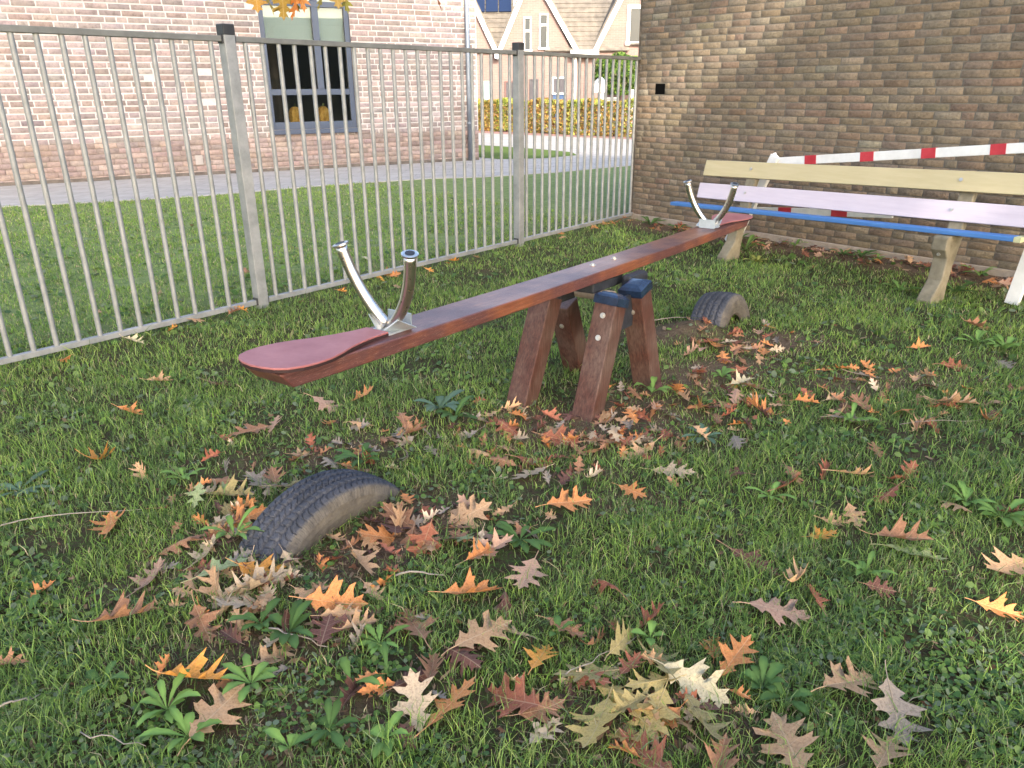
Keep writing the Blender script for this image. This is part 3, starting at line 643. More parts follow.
for sg in (-1, 1):
    ol = seat_outline(sg); n = len(ol); m1 = MB(); m2 = MB()
    T = [sp_(s, l, .016+seatz(s)) for s, l in ol]; B = [sp_(s, l, .002+seatz(s)) for s, l in ol]
    sa_ = sd_*math.cos(sg*.05)+su_*math.sin(sg*.05)*1; sa_ = sd_+su_*sg*.0285; o_ = SC_C+su_*(seatz(1.85)-.0285*1.85+.004)
    m1.prism([(s, l) for s, l in ol], o_+su_*.0095, sa_, sn_, su_*.007); st_ = m1.build('seat', mseat.m, see, bevel=.002)
    m2.prism([(s*(1-.0006), l*.985) for s, l in ol], o_, sa_, sn_, su_*.0094); m2.build('seat_base', mssedge, st_)
    for (s, l) in ((2.08, .045), (2.08, -.045)):
        mb = MB(); mb.tube([sp_(sg*s, l, .015+seatz(s)), sp_(sg*s, l, .0225+seatz(s))], .006, 10); mb.build('screw', mbolt.m, st_)
    # steel mount, folded plate in a V, with two handles
    s0 = 1.56
    hb_ = empty('handle_mount', tuple(sp_(sg*s0, 0, 0))); adopt(hb_, see)
    z0 = seatz(s0)+.001
    mb = MB(); mb.box(sp_(sg*1.60, 0, z0+.003), sd_*.10, sn_*.050, su_*.003); mb.build('base_plate', mzp.m, hb_, bevel=.001)
    mb = MB()
    for sd in (-1, 1):   # gusset cheeks rising outwards
        p0, p1 = sp_(sg*(s0+.05), sd*.008, z0+.006), sp_(sg*(s0-.055), sd*.008, z0+.006)
        q0, q1 = sp_(sg*(s0+.03), sd*.070, z0+.055), sp_(sg*(s0-.055), sd*.078, z0+.012)
        nn = np.cross(p1-p0, q0-p0); nn = nn/np.linalg.norm(nn)*.0025
        for w in ((p0, p1, q1, q0),):
            m_ = len(mb.v); mb.v += [tuple(x+nn) for x in w]+[tuple(x-nn) for x in w]
            mb.f += [(m_, m_+1, m_+2, m_+3), (m_+7, m_+6, m_+5, m_+4)]+[(m_+i, m_+(i+1) % 4, m_+4+(i+1) % 4, m_+4+i) for i in range(4)]
    mb.box(sp_(sg*(s0-.055), 0, z0+.03), sd_*.003, sn_*.055, su_*.028)
    mb.build('gusset', mzp.m, hb_)
    for sd in (-1, 1):
        b0, b1, b2 = sp_(sg*s0, sd*.012, z0+.018), sp_(sg*s0-.02, sd*.130, z0+.125), sp_(sg*s0-.055, sd*.160, z0+.292)
        pp = [b0*(1-t)**2+b1*2*t*(1-t)+b2*t*t for t in np.linspace(0, 1, 18)]
        mb = MB(); mb.tube(pp, .0205, 18); hh = mb.build('handle', mss.m, hb_, smooth=True)
        e = pp[-1]; t = (pp[-1]-pp[-3]); t = t/np.linalg.norm(t)
        mb = MB(); mb.tube([e, e+t*.001, e+t*.007, e+t*.009], [.022, .029, .029, .025], 22); mb.build('end_flange', mss.m, hh, smooth=False)
        mb = MB(); mb.tube([e+t*.0091, e+t*.0105], .0165, 18); mb.build('end_plug', mdk.m, hh)
# board bolts with rings
for (px, py) in ((592.8, 265.4), (613.9, 258.7)):
    d = ray(px, py); t = ((SC_C+su_*0-[0, 0, CAM_H])@su_)/(d@su_); P = d*t+[0, 0, CAM_H]
    mb = MB(); mb.tube([P, P+su_*.003], .017, 18); bo = mb.build('bolt', mbolt.m, see); mb = MB(); mb.tube([P+su_*.003, P+su_*.010, P+su_*.012], [.0095, .0095, .006], 12); mb.build('nut', mbolt.m, bo)
# posts: two leaning pairs, one on each side of the board
feet = [at(522, 401), at(588, 411), at(647, 381), at(577, 366)]
tops = []
mblue_cap = Mat('blue_cap', (.03, .07, .17), .25); v = mblue_cap.coord(); mblue_cap.color(mblue_cap.ramp(mblue_cap.noise(16, 6, .7, v), [(.35, (.005, .009, .022)), (.7, (.016, .034, .075))]))
def ray_pt(px, py, depth):      # point on the line of sight at distance 'depth' along y
    d = ray(px, py); return d*(depth/d[1])+[0, 0, CAM_H]
topP = [ray_pt(547, 296, feet[0][1]+.13), ray_pt(612, 298, feet[1][1]+.12), ray_pt(635, 286, feet[2][1]-.10), ray_pt(563, 302, feet[3][1]-.12)]
capname = 'cap'
for k, (f_, t_) in enumerate(zip(feet, topP)):
    ax = t_-f_; L = np.linalg.norm(ax); ax = ax/L; ex = sn_-ax*(sn_@ax); ex /= np.linalg.norm(ex); ey = np.cross(ax, ex)
    hw = .059
    mb = MB(); mb.box(f_+ax*(L/2-.1), ex*hw, ey*hw, ax*(L/2+.1)); po = mb.build('post', mpost.m, see, bevel=.006)
    if k in (1, 2):
        mb = MB(); m_ = 0
        # domed blue cap with skirt
        prof = [(hw+.005, -.035), (hw+.006, .004), (hw-.008, .016), (hw*.55, .026), (.002, .029)]
        for (r_, z_) in prof:
            for (i, j) in ((-1, -1), (0, -1.0), (1, -1), (1.0, 0), (1, 1), (0, 1.0), (-1, 1), (-1.0, 0)): mb.v.append(tuple(t_+ex*i*r_+ey*j*r_+ax*z_))
        for a_ in range(len(prof)-1):
            for b_ in range(8): b2 = (b_+1) % 8; mb.f.append((a_*8+b_, a_*8+b2, (a_+1)*8+b2, (a_+1)*8+b_))
        cp = mb.build('cap', mblue_cap.m, po)
    for zz in ((.09, .20) if k == 1 else ((.03,) if k == 0 else (.12,))):
        q = t_-ax*zz-ey*hw*np.sign(ey[1]); nrm_ = -ey*np.sign(ey[1])
        mb = MB(); mb.tube([q, q+nrm_*.003], .014, 14); b2 = mb.build('bolt', mbolt.m, po); mb = MB(); mb.tube([q+nrm_*.003, q+nrm_*.010], .008, 8); mb.build('nut', mbolt.m, b2)
# pivot: axle, rubber buffers and side plates
mb = MB(); zc = -.150; mb.tube([sp_(-.02, -.19, zc), sp_(-.02, .105, zc)], .030, 16); mb.build('axle', noisy('axle_wood', (.22, .18, .14), (.34, .29, .23), 20, .7).m, see)
mb = MB(); mb.box(sp_(-.02, 0, -THB-.030), sd_*.16, sn_*.072, su_*.028); mb.build('saddle', mdk.m, see, bevel=.01)
mb = MB(); mb.box(sp_(.16, .13, -.10), sd_*.10, sn_*.035, su_*.05); mb.build('buffer', mdk.m, see, bevel=.02)
mb = MB(); mb.box(sp_(-.10, -.15, -.14), sd_*.09, sn_*.035, su_*.05); mb.build('buffer', mdk.m, see, bevel=.02)
fm = (topP[1]+topP[2])/2
mb = MB(); mb.box(fm-np.array([0, 0, .11]), sd_*.10, sn_*.010, [0, 0, .085]); mb.build('side_plate', mdk.m, see, bevel=.003)

# ------------------------------------------------------------------ tyres
mtr = Mat('tyre_rubber', rough=.62, spec=.3); v = mtr.coord(); nf = mtr.noise(9, 8, .75, v)
rub = mtr.ramp(nf, [(.3, (.030, .033, .040)), (.6, (.065, .07, .085)), (.75, (.11, .115, .13))]); mud = mtr.ramp(mtr.noise(25, 6, .7, v), [(.3, (.055, .048, .04)), (.7, (.145, .127, .10))])
sfac = mtr.n('ShaderNodeMath', operation='ADD'); mtr.l(mtr.attr('side').outputs['Fac'], sfac.inputs[0]); off = mtr.n('ShaderNodeMath', operation='MULTIPLY_ADD'); mtr.l(nf, off.inputs[0]); off.inputs[1].default_value = 1.6; off.inputs[2].default_value = -.95; mtr.l(off.outputs[0], sfac.inputs[1]); sfac.use_clamp = True
mtr.color(mtr.mix(sfac.outputs[0], rub, mud)); mtr.bump(mtr.noise(120, 4, .6, v), .3, .002)
def tyre(T, label, lean, seed, na=760, tread=1):
    c = np.array([*T['c'], T['zc']+gzf(*T['c'])]); d = np.array([*T['d'], 0]); d /= np.linalg.norm(d); n = np.array([d[1], -d[0], 0]); up = np.array([0, 0, 1.])
    n2 = n*math.cos(lean)+up*math.sin(lean); up2 = up*math.cos(lean)-n*math.sin(lean)
    R, w_ = T['R'], T['w']
    amax = math.acos(max(-1, (-.10-T['zc'])/R))
    ang = np.linspace(-amax, amax, na)
    prof = []   # (axial, radial, is_tread_w or None, side)
    m1 = 61
    for i in range(m1): t = -1+2*i/(m1-1); prof.append((t*w_*.90, R-.012*abs(t)**3.0, t, .0))
    sw = [(.95, .020), (1.0, .030), (1.03, .040), (1.06, .050), (1.07, .060), (1.08, .070), (1.075, .080), (1.06, .090), (1.04, .100), (1.02, .110), (.99, .122), (.95, .135), (.86, .148), (.80, .145), (.85, .12), (.92, .07), (.90, .045), (.80, .03)]
    right = [(a*w_, R-b, None, 1.0 if k < 15 else .3) for k, (a, b) in enumerate(sw)]
    left = [(-a, b, c_, s) for a, b, c_, s in right[::-1]]
    inner = [(a*w_, R-.026, None, .2) for a in (.5, 0, -.5)]
    prof = left+prof+right+inner; m = len(prof)
    ax = np.array([p[0] for p in prof]); rd = np.array([p[1] for p in prof]); tt = np.array([p[2] if p[2] is not None else 9 for p in prof]); sd = np.array([p[3] for p in prof])
    A, T_ = np.meshgrid(ang, tt, indexing='ij'); RD = np.repeat(rd[None], na, 0).copy(); AX = np.repeat(ax[None], na, 0)
    g = np.zeros_like(A); tri = lambda x: np.abs((x % 1)-.5)*2
    for wk in (-.62, -.22, .2, .6): g = np.maximum(g, (np.abs(T_-wk-.035*(tri(A*R/.030)-.5)*2) < .075))
    sl_ = ((A*R/.030+np.round(T_*2.3)*.37+T_*.9+.25*np.sin(T_*9)) % 1 < .16) & (np.abs(T_) < 1.01); g = np.maximum(g, .7*sl_)
    RD = RD-np.where(T_ < 5, g*.010, 0)
    # lugs running over the shoulder
    sh = np.repeat(((np.abs(ax) > w_*.93) & (rd > R-.045))[None], na, 0); RD = RD-np.where(sh & ((A*R/.016) % 1 < .3), .003, 0)
    AXs = np.repeat((.003*np.sin((R-rd)*2*math.pi/.022)*((rd < R-.04) & (rd > R-.15)))[None], na, 0); AX = AX+AXs*np.sign(AX)
    r3 = np.random.default_rng(seed); RD = RD+.0008*r3.normal(size=RD.shape)
    P = c+up2*(np.cos(A)*RD)[..., None]+d*(np.sin(A)*RD)[..., None]+n2*AX[..., None]
    i2 = np.arange(na*m).reshape(na, m); i2b = np.roll(i2, -1, axis=1)
    Fc = np.stack([i2[:-1], i2b[:-1], i2b[1:], i2[1:]], -1).reshape(-1, 4)
    side = np.repeat(sd[None], na, 0)
    side = np.clip(side+.35*np.where(T_ < 5, np.clip(T_-.55, 0, 1)*1.6, 0)+.15*g, 0, 1)
    o = np_mesh('tyre', P.reshape(-1, 3), Fc, mtr.m, attr=dict(side=side.ravel())); tag(o, label, 'tyre', 'half buried tyres in the lawn')
    return o
tyre(T1, 'half buried black tyre with muddy sidewall among leaves nearest the camera', -.02, 1)
tyre(T2, 'half buried black tyre standing up behind the seesaw posts', .10, 2)
# soil filling inside the arch
ms = noisy('soil', (.05, .032, .02), (.13, .09, .06), 30, .98, 1, 50, dist=.02)

# ------------------------------------------------------------------ bench
BP = np.array([1.992, 7.232, .44]); bu = np.array([.5668, -.8232, .0332]); bu /= np.linalg.norm(bu); bv = np.array([.8236, .5672, 0])
def bpnt(t, v, z): return BP+bu*t+bv*v+np.array([0, 0, z])
def paint(name, c1, c2, worn, wf=.68):
    m = Mat(name, rough=.55, spec=.4); tc = m.n('ShaderNodeTexCoord'); mp_ = m.n('ShaderNodeMapping'); mp_.inputs['Rotation'].default_value = (0, 0, -math.atan2(bu[1], bu[0])); m.l(tc.outputs['Object'], mp_.inputs[0])
    s2 = m.n('ShaderNodeMapping'); s2.inputs['Scale'].default_value = (1, 12, 12); m.l(mp_.outputs[0], s2.inputs[0])
    f = m.noise(3, 8, .7, s2.outputs[0]); f2 = m.noise(10, 8, .75, s2.outputs[0])
    c = m.ramp(f, [(.3, c1), (.7, c2)]); m.color(m.mix(m.ramp(f2, [(wf, (0, 0, 0)), (wf+.04, (1, 1, 1))]), c, worn)); m.bump(f, .3, .002); return m.m
m_yel = paint('yellow_paint', (.43, .36, .20), (.49, .42, .25), (.34, .27, .16), .68); m_lil = paint('lilac_paint', (.47, .41, .46), (.55, .49, .53), (.34, .28, .30), .68); m_blu = paint('blue_paint', (.045, .14, .36), (.08, .20, .44), (.10, .11, .12), .62)
mcon = noisy('bench_concrete', (.13, .115, .08), (.24, .215, .155), 9, .95, .7, 50, dist=.006)
bench = empty('bench', tuple(bpnt(1, .1, -.44-.03))); tag(bench, 'long park bench with yellow and lilac back planks and one blue seat plank', 'bench')
mb = MB(); mb.box(bpnt(.93, .05, 0), bu*1.60, bv*.050, [0, 0, .017]); s1 = mb.build('seat_plank', m_blu, bench, bevel=.006); s1['label'] = 'narrow blue seat plank'
# bare cut end
mb = MB(); e = bpnt(2.53+.022, .05, 0); mb.box(e, bu*.022, bv*.0505, [0, 0, .0175]); mb.build('plank_end', noisy('bare_end', (.35, .36, .2), (.5, .5, .3), 10).m, s1)
lean_ = np.array([*(bv[:2]*.24), .97]); lean_ /= np.linalg.norm(lean_); ln2 = np.cross(bu, lean_); ln2 /= np.linalg.norm(ln2)
for (m_, t0, t1, v_, z_, hh_, lab) in ((m_lil, -.43, 3.2, .15, .135, .072, 'lilac back plank'), (m_yel, -.42, 3.2, .205, .345, .073, 'yellow back plank')):
    mb = MB(); mb.box(bpnt((t0+t1)/2, v_, z_), bu*((t1-t0)/2), ln2*.018, lean_*hh_); o = mb.build('back_plank', m_, bench, bevel=.005); o['label'] = lab
    for tt in (.14, 2.02):
        q = bpnt(tt, v_, z_+.01); nq = ln2 if (ln2@bv) < 0 else -ln2
        mb = MB(); mb.tube([q+nq*.018, q+nq*.022], .013, 12); b_ = mb.build('bolt', mbolt.m, o); mb = MB(); mb.tube([q+nq*.022, q+nq*.028], .007, 6); mb.build('nut', mbolt.m, b_)
for tt in (.15, 2.07):
    top_z = bu[2]*tt+.44
    prof = [(-.13, -.08), (.07, -.08), (.075, .10), (.10, .25), (.165, .45), (.21, .62), (.30, .86), (.245, .865), (.165, .66), (.12, top_z+.01), (.11, top_z-.021), (-.035, top_z-.021), (-.055, top_z-.035), (-.055, top_z-.12), (.0, top_z-.19), (-.02, .16), (-.125, .02)]
    o0 = np.array([BP[0], BP[1], 0])+np.array([bu[0], bu[1], 0])*tt/np.linalg.norm(bu[:2])
    mb = MB(); mb.prism(prof, o0-bu*.055, bv, (0, 0, 1), bu*.11); lg = mb.build('leg', mcon.m, bench, bevel=.010)
    q = o0+bv*-.02+np.array([0, 0, top_z-.155]); mb = MB(); mb.tube([q, q-bv*.02], .012, 10); mb.build('bolt', mbolt.m, lg)

# ------------------------------------------------------------------ red and white barrier behind the bench
mwb = noisy('barrier_white', (.58, .58, .55), (.74, .74, .71), 6, .6, .3, 40, dist=.002); mrd = noisy('barrier_red', (.36, .025, .035), (.48, .05, .06), 8, .6)
def on_v(px, py, vv):     # point on the vertical plane parallel to the bench, vv behind its seat
    d = ray(px, py); p0 = BP+bv*vv; t = ((p0-[0, 0, CAM_H])@bv)/(d@bv); return d*t+[0, 0, CAM_H]
bar = empty('road_barrier', tuple(on_v(900, 150, .45)*[1, 1, 0])); tag(bar, 'red and white striped barrier planks on white trestles behind the bench', 'barrier')
def striped(p0, p1, hh_, reds, name='plank'):
    d = p1-p0; L = np.linalg.norm(d); d = d/L; up = np.array([0, 0, 1.])-d*d[2]; up /= np.linalg.norm(up); n = np.cross(d, up)
    mb = MB(); mb.box((p0+p1)/2, d*L/2, n*.014, up*hh_); o = mb.build(name, mwb.m, bar, bevel=.003)
    for (a, b) in reds:
        mb = MB(); mb.box(p0+d*(a+b)/2, d*(b-a)/2, n*.0165, up*(hh_+.0025)); mb.build('stripe', mrd.m, o, bevel=.002)
    return o
def frac_on(p0, p1, px):
    lo, hi = 0., 1.
    for _ in range(40):
        m_ = (lo+hi)/2; q = p0+(p1-p0)*m_-[0, 0, CAM_H]; X = CX+F_PX*(q@R_)/(q@_f)
        if X < px: lo = m_
        else: hi = m_
    return lo*np.linalg.norm(p1-p0)
p0, p1 = on_v(779, 161.5, .45), on_v(1075, 145, .45)
striped(p0, p1, .036, [(frac_on(p0, p1, a), frac_on(p0, p1, b)) for a, b in ((805.5, 817), (861, 874.5), (922, 936.5), (991, 1007))])
q0, q1 = on_v(752, 210, .45), on_v(893, 214.5, .45)
striped(q0, q1, .030, [(frac_on(q0, q1, a), frac_on(q0, q1, b)) for a, b in ((779, 792), (832, 848))], 'lower_plank')
def trest(top, foot, name='trestle_leg'):
    ax = foot-top; L = np.linalg.norm(ax); ax /= L; s = np.cross(ax, bv); s /= np.linalg.norm(s); n = np.cross(ax, s)
    mb = MB(); mb.box((top+foot)/2, ax*L/2, s*.045, n*.012)
    for k in (-.022, .022): mb.box((top+foot)/2+s*k*1.2-n*.0145, ax*L/2, s*.004, n*.004)
    mb.box((top+foot)/2+s*.041-n*.012, ax*(L/2-.002), s*.006, n*.018); mb.box((top+foot)/2-s*.041-n*.012, ax*(L/2-.002), s*.006, n*.018)
    return mb.build(name, mwb.m, bar, bevel=.003)
tp = on_v(775, 156, .42); f1 = on_v(731, 242, .42); f1[2] = .0
trest(tp, f1); f2 = on_v(728, 238, .62); f2[2] = 0; trest(tp+bv*.03, f2)
rf = at(1011, 304); rt = on_v(1072, 143, .42); trest(rt, rf+[0, 0, .0])
f3 = rt+bv*.45+bu*.1; f3[2] = 0; trest(rt+bv*.03, f3)

# ------------------------------------------------------------------ unseen oaks added behind the camera, crowns shaped to shade lawn and walls
def tube_path(a, b, sag, n=8): return [np.array(a)*(1-t)+np.array(b)*t+np.array([0, 0, sag*math.sin(math.pi*t)]) for t in np.linspace(0, 1, n)]
def oak(label, base, crown_pts_fn, limbs, size, ncl, carve=None, base_top=9.0):
    e = empty('oak_tree', tuple(base)); tag(e, label, 'tree')
    mb = MB(); b = np.array(base, float)
    mb.tube([b+[0, 0, -.2], b+[0, 0, .3], b+[.05, .02, 2], b+[.0, .05, 6], b+[.0, .0, base_top]], [.48, .38, .32, .26, .12], 14)
    for (a, c_, r0) in limbs: mb.tube(tube_path(a, c_, .5), list(np.linspace(r0, .02, 8)), 8)
    mb.build('trunk', bark.m, e, smooth=True)
    P = crown_pts_fn()
    if carve is not None: P = P[carve(P)]
    cols = pick([(.16, .14, .03), (.24, .13, .035), (.30, .14, .04), (.12, .14, .03), (.20, .17, .04)], len(P))
    adopt(leaf_cloud(P, size, cols, fol, 'crown'), e); return e
lit_px = [(800, -10), (790, 8), (775, 18), (765, 30), (745, 40), (728, 46), (712, 52), (695, 58), (680, 64), (668, 72), (660, 84), (655, 96), (648, 110), (770, 5), (700, 45), (720, 60), (690, 75), (675, 88), (660, 105), (645, 125), (652, 140)]
lit = []
for (px, py) in lit_px:
    d = ray(px, py); t = ((WO-[0, 0, CAM_H])@wn)/(d@wn); lit.append((d*t+[0, 0, CAM_H], .27))
for (px, py, r_) in ((1000, 590, .22), (975, 640, .16), (1020, 620, .2), (600, 250, .15), (620, 235, .25), (560, 262, .12), (830, 262, .2), (760, 290, .15), (980, 540, .12)): lit.append((at(px, py), r_))
def carve(P):  # cuts gaps in the added crowns so sun reaches the lit spots
    k = np.ones(len(P), bool)
    for (q, r_) in lit:
        v_ = P-q; al = v_@SD; dist = np.linalg.norm(v_-al[:, None]*SD, axis=1); k &= ~(dist < r_)
    return k
def crown_at(c0, rad, ncl, seed):
    def fn():
        r4 = np.random.default_rng(seed); out = []
        for i in range(ncl):
            q = r4.normal(size=3); q /= np.linalg.norm(q); c = np.array(c0)+q*r4.uniform(.25, 1)**.5*np.array(rad)
            p = r4.normal(size=(300, 3)); p /= np.linalg.norm(p, axis=1)[:, None]; p *= r4.uniform(.2, 1, (300, 1))**.5*np.array([1.2, 1.2, .8]); out.append(c+p)
        return np.concatenate(out)
    return fn
def shade_centre(gx, gy, z): return np.array([gx, gy, 0])+SD*(z/SD[2])
for k, (gx, gy, z, rad, ncl, lab) in enumerate((
        (1.5, 2.5, 15.0, (4.6, 4.2, 3.3), 66, 'tallest unseen oak tree added behind the viewer to shade the seesaw'),
        (-6.5, 9.5, 16.0, (5.2, 4.2, 3.4), 66, 'broad unseen oak tree added behind the viewer to shade the pale brick building'),
        (5.2, 8.5, 15.0, (4.2, 3.6, 3.2), 80, 'unseen oak tree added behind the viewer at the right to shade the brown wall'),
        (-2.5, 14.5, 16.5, (3.6, 3.0, 2.6), 36, 'slim unseen oak tree added for shade behind the viewer between two broader oaks'),
        (-6.0, 19.5, 17.0, (5.0, 3.0, 2.6), 44, 'farthest unseen oak tree added behind the viewer to shade the pale facade'),
        (1.6, 13.2, 17.5, (4.0, 2.6, 2.6), 75, 'highest unseen oak crown added behind the viewer to shade the brown wall top'))):
    c0 = shade_centre(gx, gy, z); bx, by = float(c0[0]), float(c0[1])
    lim = [((bx, by, z-3.2), tuple(c0+np.array(v_)*np.array(rad)*.8), .13) for v_ in ((1, 0, .1), (-1, .2, .2), (.2, 1, 0), (.1, -1, .3), (.6, .6, .5), (-.6, -.6, .5))]
    oak(lab, (bx, by, 0), crown_at(c0, rad, ncl, 30+k), lim, .36, 0, carve, z-.5)

# ------------------------------------------------------------------ oak leaves
OUT = [(0, .012), (.04, .05), (.11, .10), (.20, .21), (.225, .14), (.26, .10), (.31, .14), (.36, .25), (.45, .40), (.465, .29), (.54, .31), (.505, .20), (.50, .13), (.54, .10), (.60, .16), (.66, .26), (.77, .34), (.74, .22), (.72, .13), (.75, .085), (.82, .12), (.90, .155), (.88, .07), (1.02, 0)]
def leaf_mesh(name, seed, curl=1.0):
    r = random.Random(seed); V = []; Fc = []; UV = []
    wsc = r.uniform(.68, 1.12); a1 = r.uniform(-.8, 1.4)*curl; a2 = r.uniform(-.5, .9)*curl; tw = r.uniform(-.8, .8)*curl; ph = r.uniform(0, 6); fold = r.uniform(.0, .9)*curl
    def bend(x, y, up=0):
        yy = y
        z = .32*a1*y*y*2.2 + .10*a2*math.sin(x*3.0+ph) + fold*abs(y)*.35 + tw*y*(x-.5)*.5 + .10*curl*math.sin(9*x+ph)*abs(y) + .16*curl*max(0, abs(y)-.18)*math.sin(5*x+ph*2)
        z += .18*a1*(x-.45)**2
        return (x-.45, yy*wsc*(1-.12*fold), z+up)
    for sgn in (1, -1):
        prev = None; cm = 0
        o = [(x+r.gauss(0, .008), max(.004, w_*(1+r.gauss(0, .06)))) for x, w_ in OUT]; o[-1] = (1, .0005)
        for (x, w_) in o:
            cm = max(cm+.004, x-.45*w_); cm = min(cm, .985)
            row = []
            for t in (0, .35, .7, 1):
                xx = cm+(x-cm)*t; yy = w_*t*sgn; row.append(len(V)); V.append(bend(xx, yy)); UV.append((xx, yy))
            if prev:
                for k in range(3): Fc.append((prev[k], row[k], row[k+1], prev[k+1]) if sgn < 0 else (prev[k], prev[k+1], row[k+1], row[k]))
            prev = row
    # petiole
    n0 = len(V); pts_ = [(-.26, .01*r.uniform(-3, 3)), (-.13, 0), (.0, 0), (.5, 0)]
    rad = [.009, .008, .009, .004]
    for (x, y), rr_ in zip(pts_, rad):
        b = bend(x, y, .0)
        for k in range(5): an = 2*math.pi*k/5; V.append((b[0], b[1]+rr_*math.cos(an), b[2]+rr_*math.sin(an))); UV.append((x, 0))
    for i in range(3):
        for k in range(5): k2 = (k+1) % 5; Fc.append((n0+i*5+k, n0+i*5+k2, n0+i*5+5+k2, n0+i*5+5+k))
    me = bpy.data.meshes.new(name); me.from_pydata(V, [], Fc)
    a = me.attributes.new('lx', 'FLOAT', 'POINT'); a.data.foreach_set('value', [u[0] for u in UV]); a = me.attributes.new('ly', 'FLOAT', 'POINT'); a.data.foreach_set('value', [abs(u[1]) for u in UV])
    me.polygons.foreach_set('use_smooth', [True]*len(me.polygons)); me.materials.append(oakm)
    return me
def make_oakm():
    m = Mat('oak_leaf', rough=.6, spec=.18)
    oi = m.n('ShaderNodeObjectInfo'); base = oi.outputs['Color']
    lx = m.attr('lx').outputs['Fac']; ly = m.attr('ly').outputs['Fac']
    def mth(op, a, b=None, c=None):
        x = m.n('ShaderNodeMath', operation=op)
        for i, q in enumerate((a, b, c)):
            if q is None: continue
            if isinstance(q, (int, float)): x.inputs[i].default_value = q
            else: m.l(q, x.inputs[i])
        return x.outputs[0]
    t = mth('MULTIPLY_ADD', ly, -.62, lx); t = mth('MULTIPLY', t, 6.2); t = mth('FRACT', t); t = mth('SUBTRACT', t, .5); t = mth('ABSOLUTE', t)
    side_v = mth('LESS_THAN', t, .045); mid = mth('LESS_THAN', ly, .009); vein = mth('MAXIMUM', mid, mth('MULTIPLY', side_v, .55))
    v = m.coord(); n1 = m.noise(28, 6, .7, v); n2 = m.noise(110, 3, .6, v)
    c = m.mix(1, base, m.ramp(n1, [(.3, (.62, .55, .5)), (.5, (1, 1, 1)), (.72, (1.28, 1.22, 1.1))]), 'MULTIPLY')
    c = m.mix(m.ramp(n2, [(.66, (0, 0, 0)), (.72, (.75, .75, .75))]), c, (.045, .025, .015))
    lite = m.mix(.5, base, (.62, .48, .30)); c = m.mix(mth('MULTIPLY', vein, .55), c, lite)
    m.color(c); m.bump(vein, .3, .002)
    tl = m.n('ShaderNodeBsdfTranslucent'); m.l(c, tl.inputs[0]); mx = m.n('ShaderNodeMixShader'); mx.inputs[0].default_value = .18
    m.l(m.b.outputs[0], mx.inputs[1]); m.l(tl.outputs[0], mx.inputs[2]); m.l(mx.outputs[0], m.o.inputs[0]); return m.m
oakm = make_oakm()
LM = [leaf_mesh('oak_leaf', 100+i, .5+.1*i) for i in range(14)]+[leaf_mesh('oak_leaf', 200+i, 1.4+.16*i) for i in range(10)]
CLR = dict(orange=(.50, .21, .075), bright=(.62, .28, .06), tan=(.43, .27, .15), brown=(.29, .15, .085), red=(.26, .095, .055), dark=(.13, .06, .045), beige=(.44, .34, .23), cream=(.52, .46, .30),
           olive=(.30, .25, .11), yellow=(.44, .33, .12), pink=(.42, .26, .18), grey=(.24, .20, .16), green=(.27, .32, .15))
WORD = dict(orange='orange brown', bright='bright orange', tan='tan', brown='brown', red='reddish brown', dark='dark brown', beige='beige', cream='pale cream', olive='olive tan', yellow='yellowish', pink='pinkish tan', grey='greyish brown', green='pale green')
used = []
def add_leaf(px, py, L, ang, col, label, group='fallen oak leaves', lift=.018, var=None, flip=None, zz=None):
    me = LM[var if var is not None else random.randrange(len(LM))]
    o = bpy.data.objects.new('oak_leaf', me); COL.objects.link(o)
    P = at(px, py, .02); P[2] = gzf(P[0], P[1])+lift
    # the picture's direction turned to a direction on the ground
    a = math.radians(ang); Q = at(px+6*math.cos(a), py-6*math.sin(a)*.8, .02); yaw = math.atan2(Q[1]-P[1], Q[0]-P[0])
    L = min(L*1.16, .19)
    o.location = P; o.scale = (L, L, L)
    o.rotation_euler = (random.gauss(0, .34)+(math.pi if (flip if flip is not None else random.random() < .4) else 0), random.gauss(0, .22), yaw)
    c = np.array(CLR[col])*random.uniform(.88, 1.12); o.color = (*np.clip(c, 0, 1), 1)
    tag(o, label, 'leaf', group); used.append((P[0], P[1], L)); return o
def Lpx(px, py, n): p = at(px, py); return n/F_PX*math.sqrt(p[0]**2+p[1]**2+CAM_H**2)
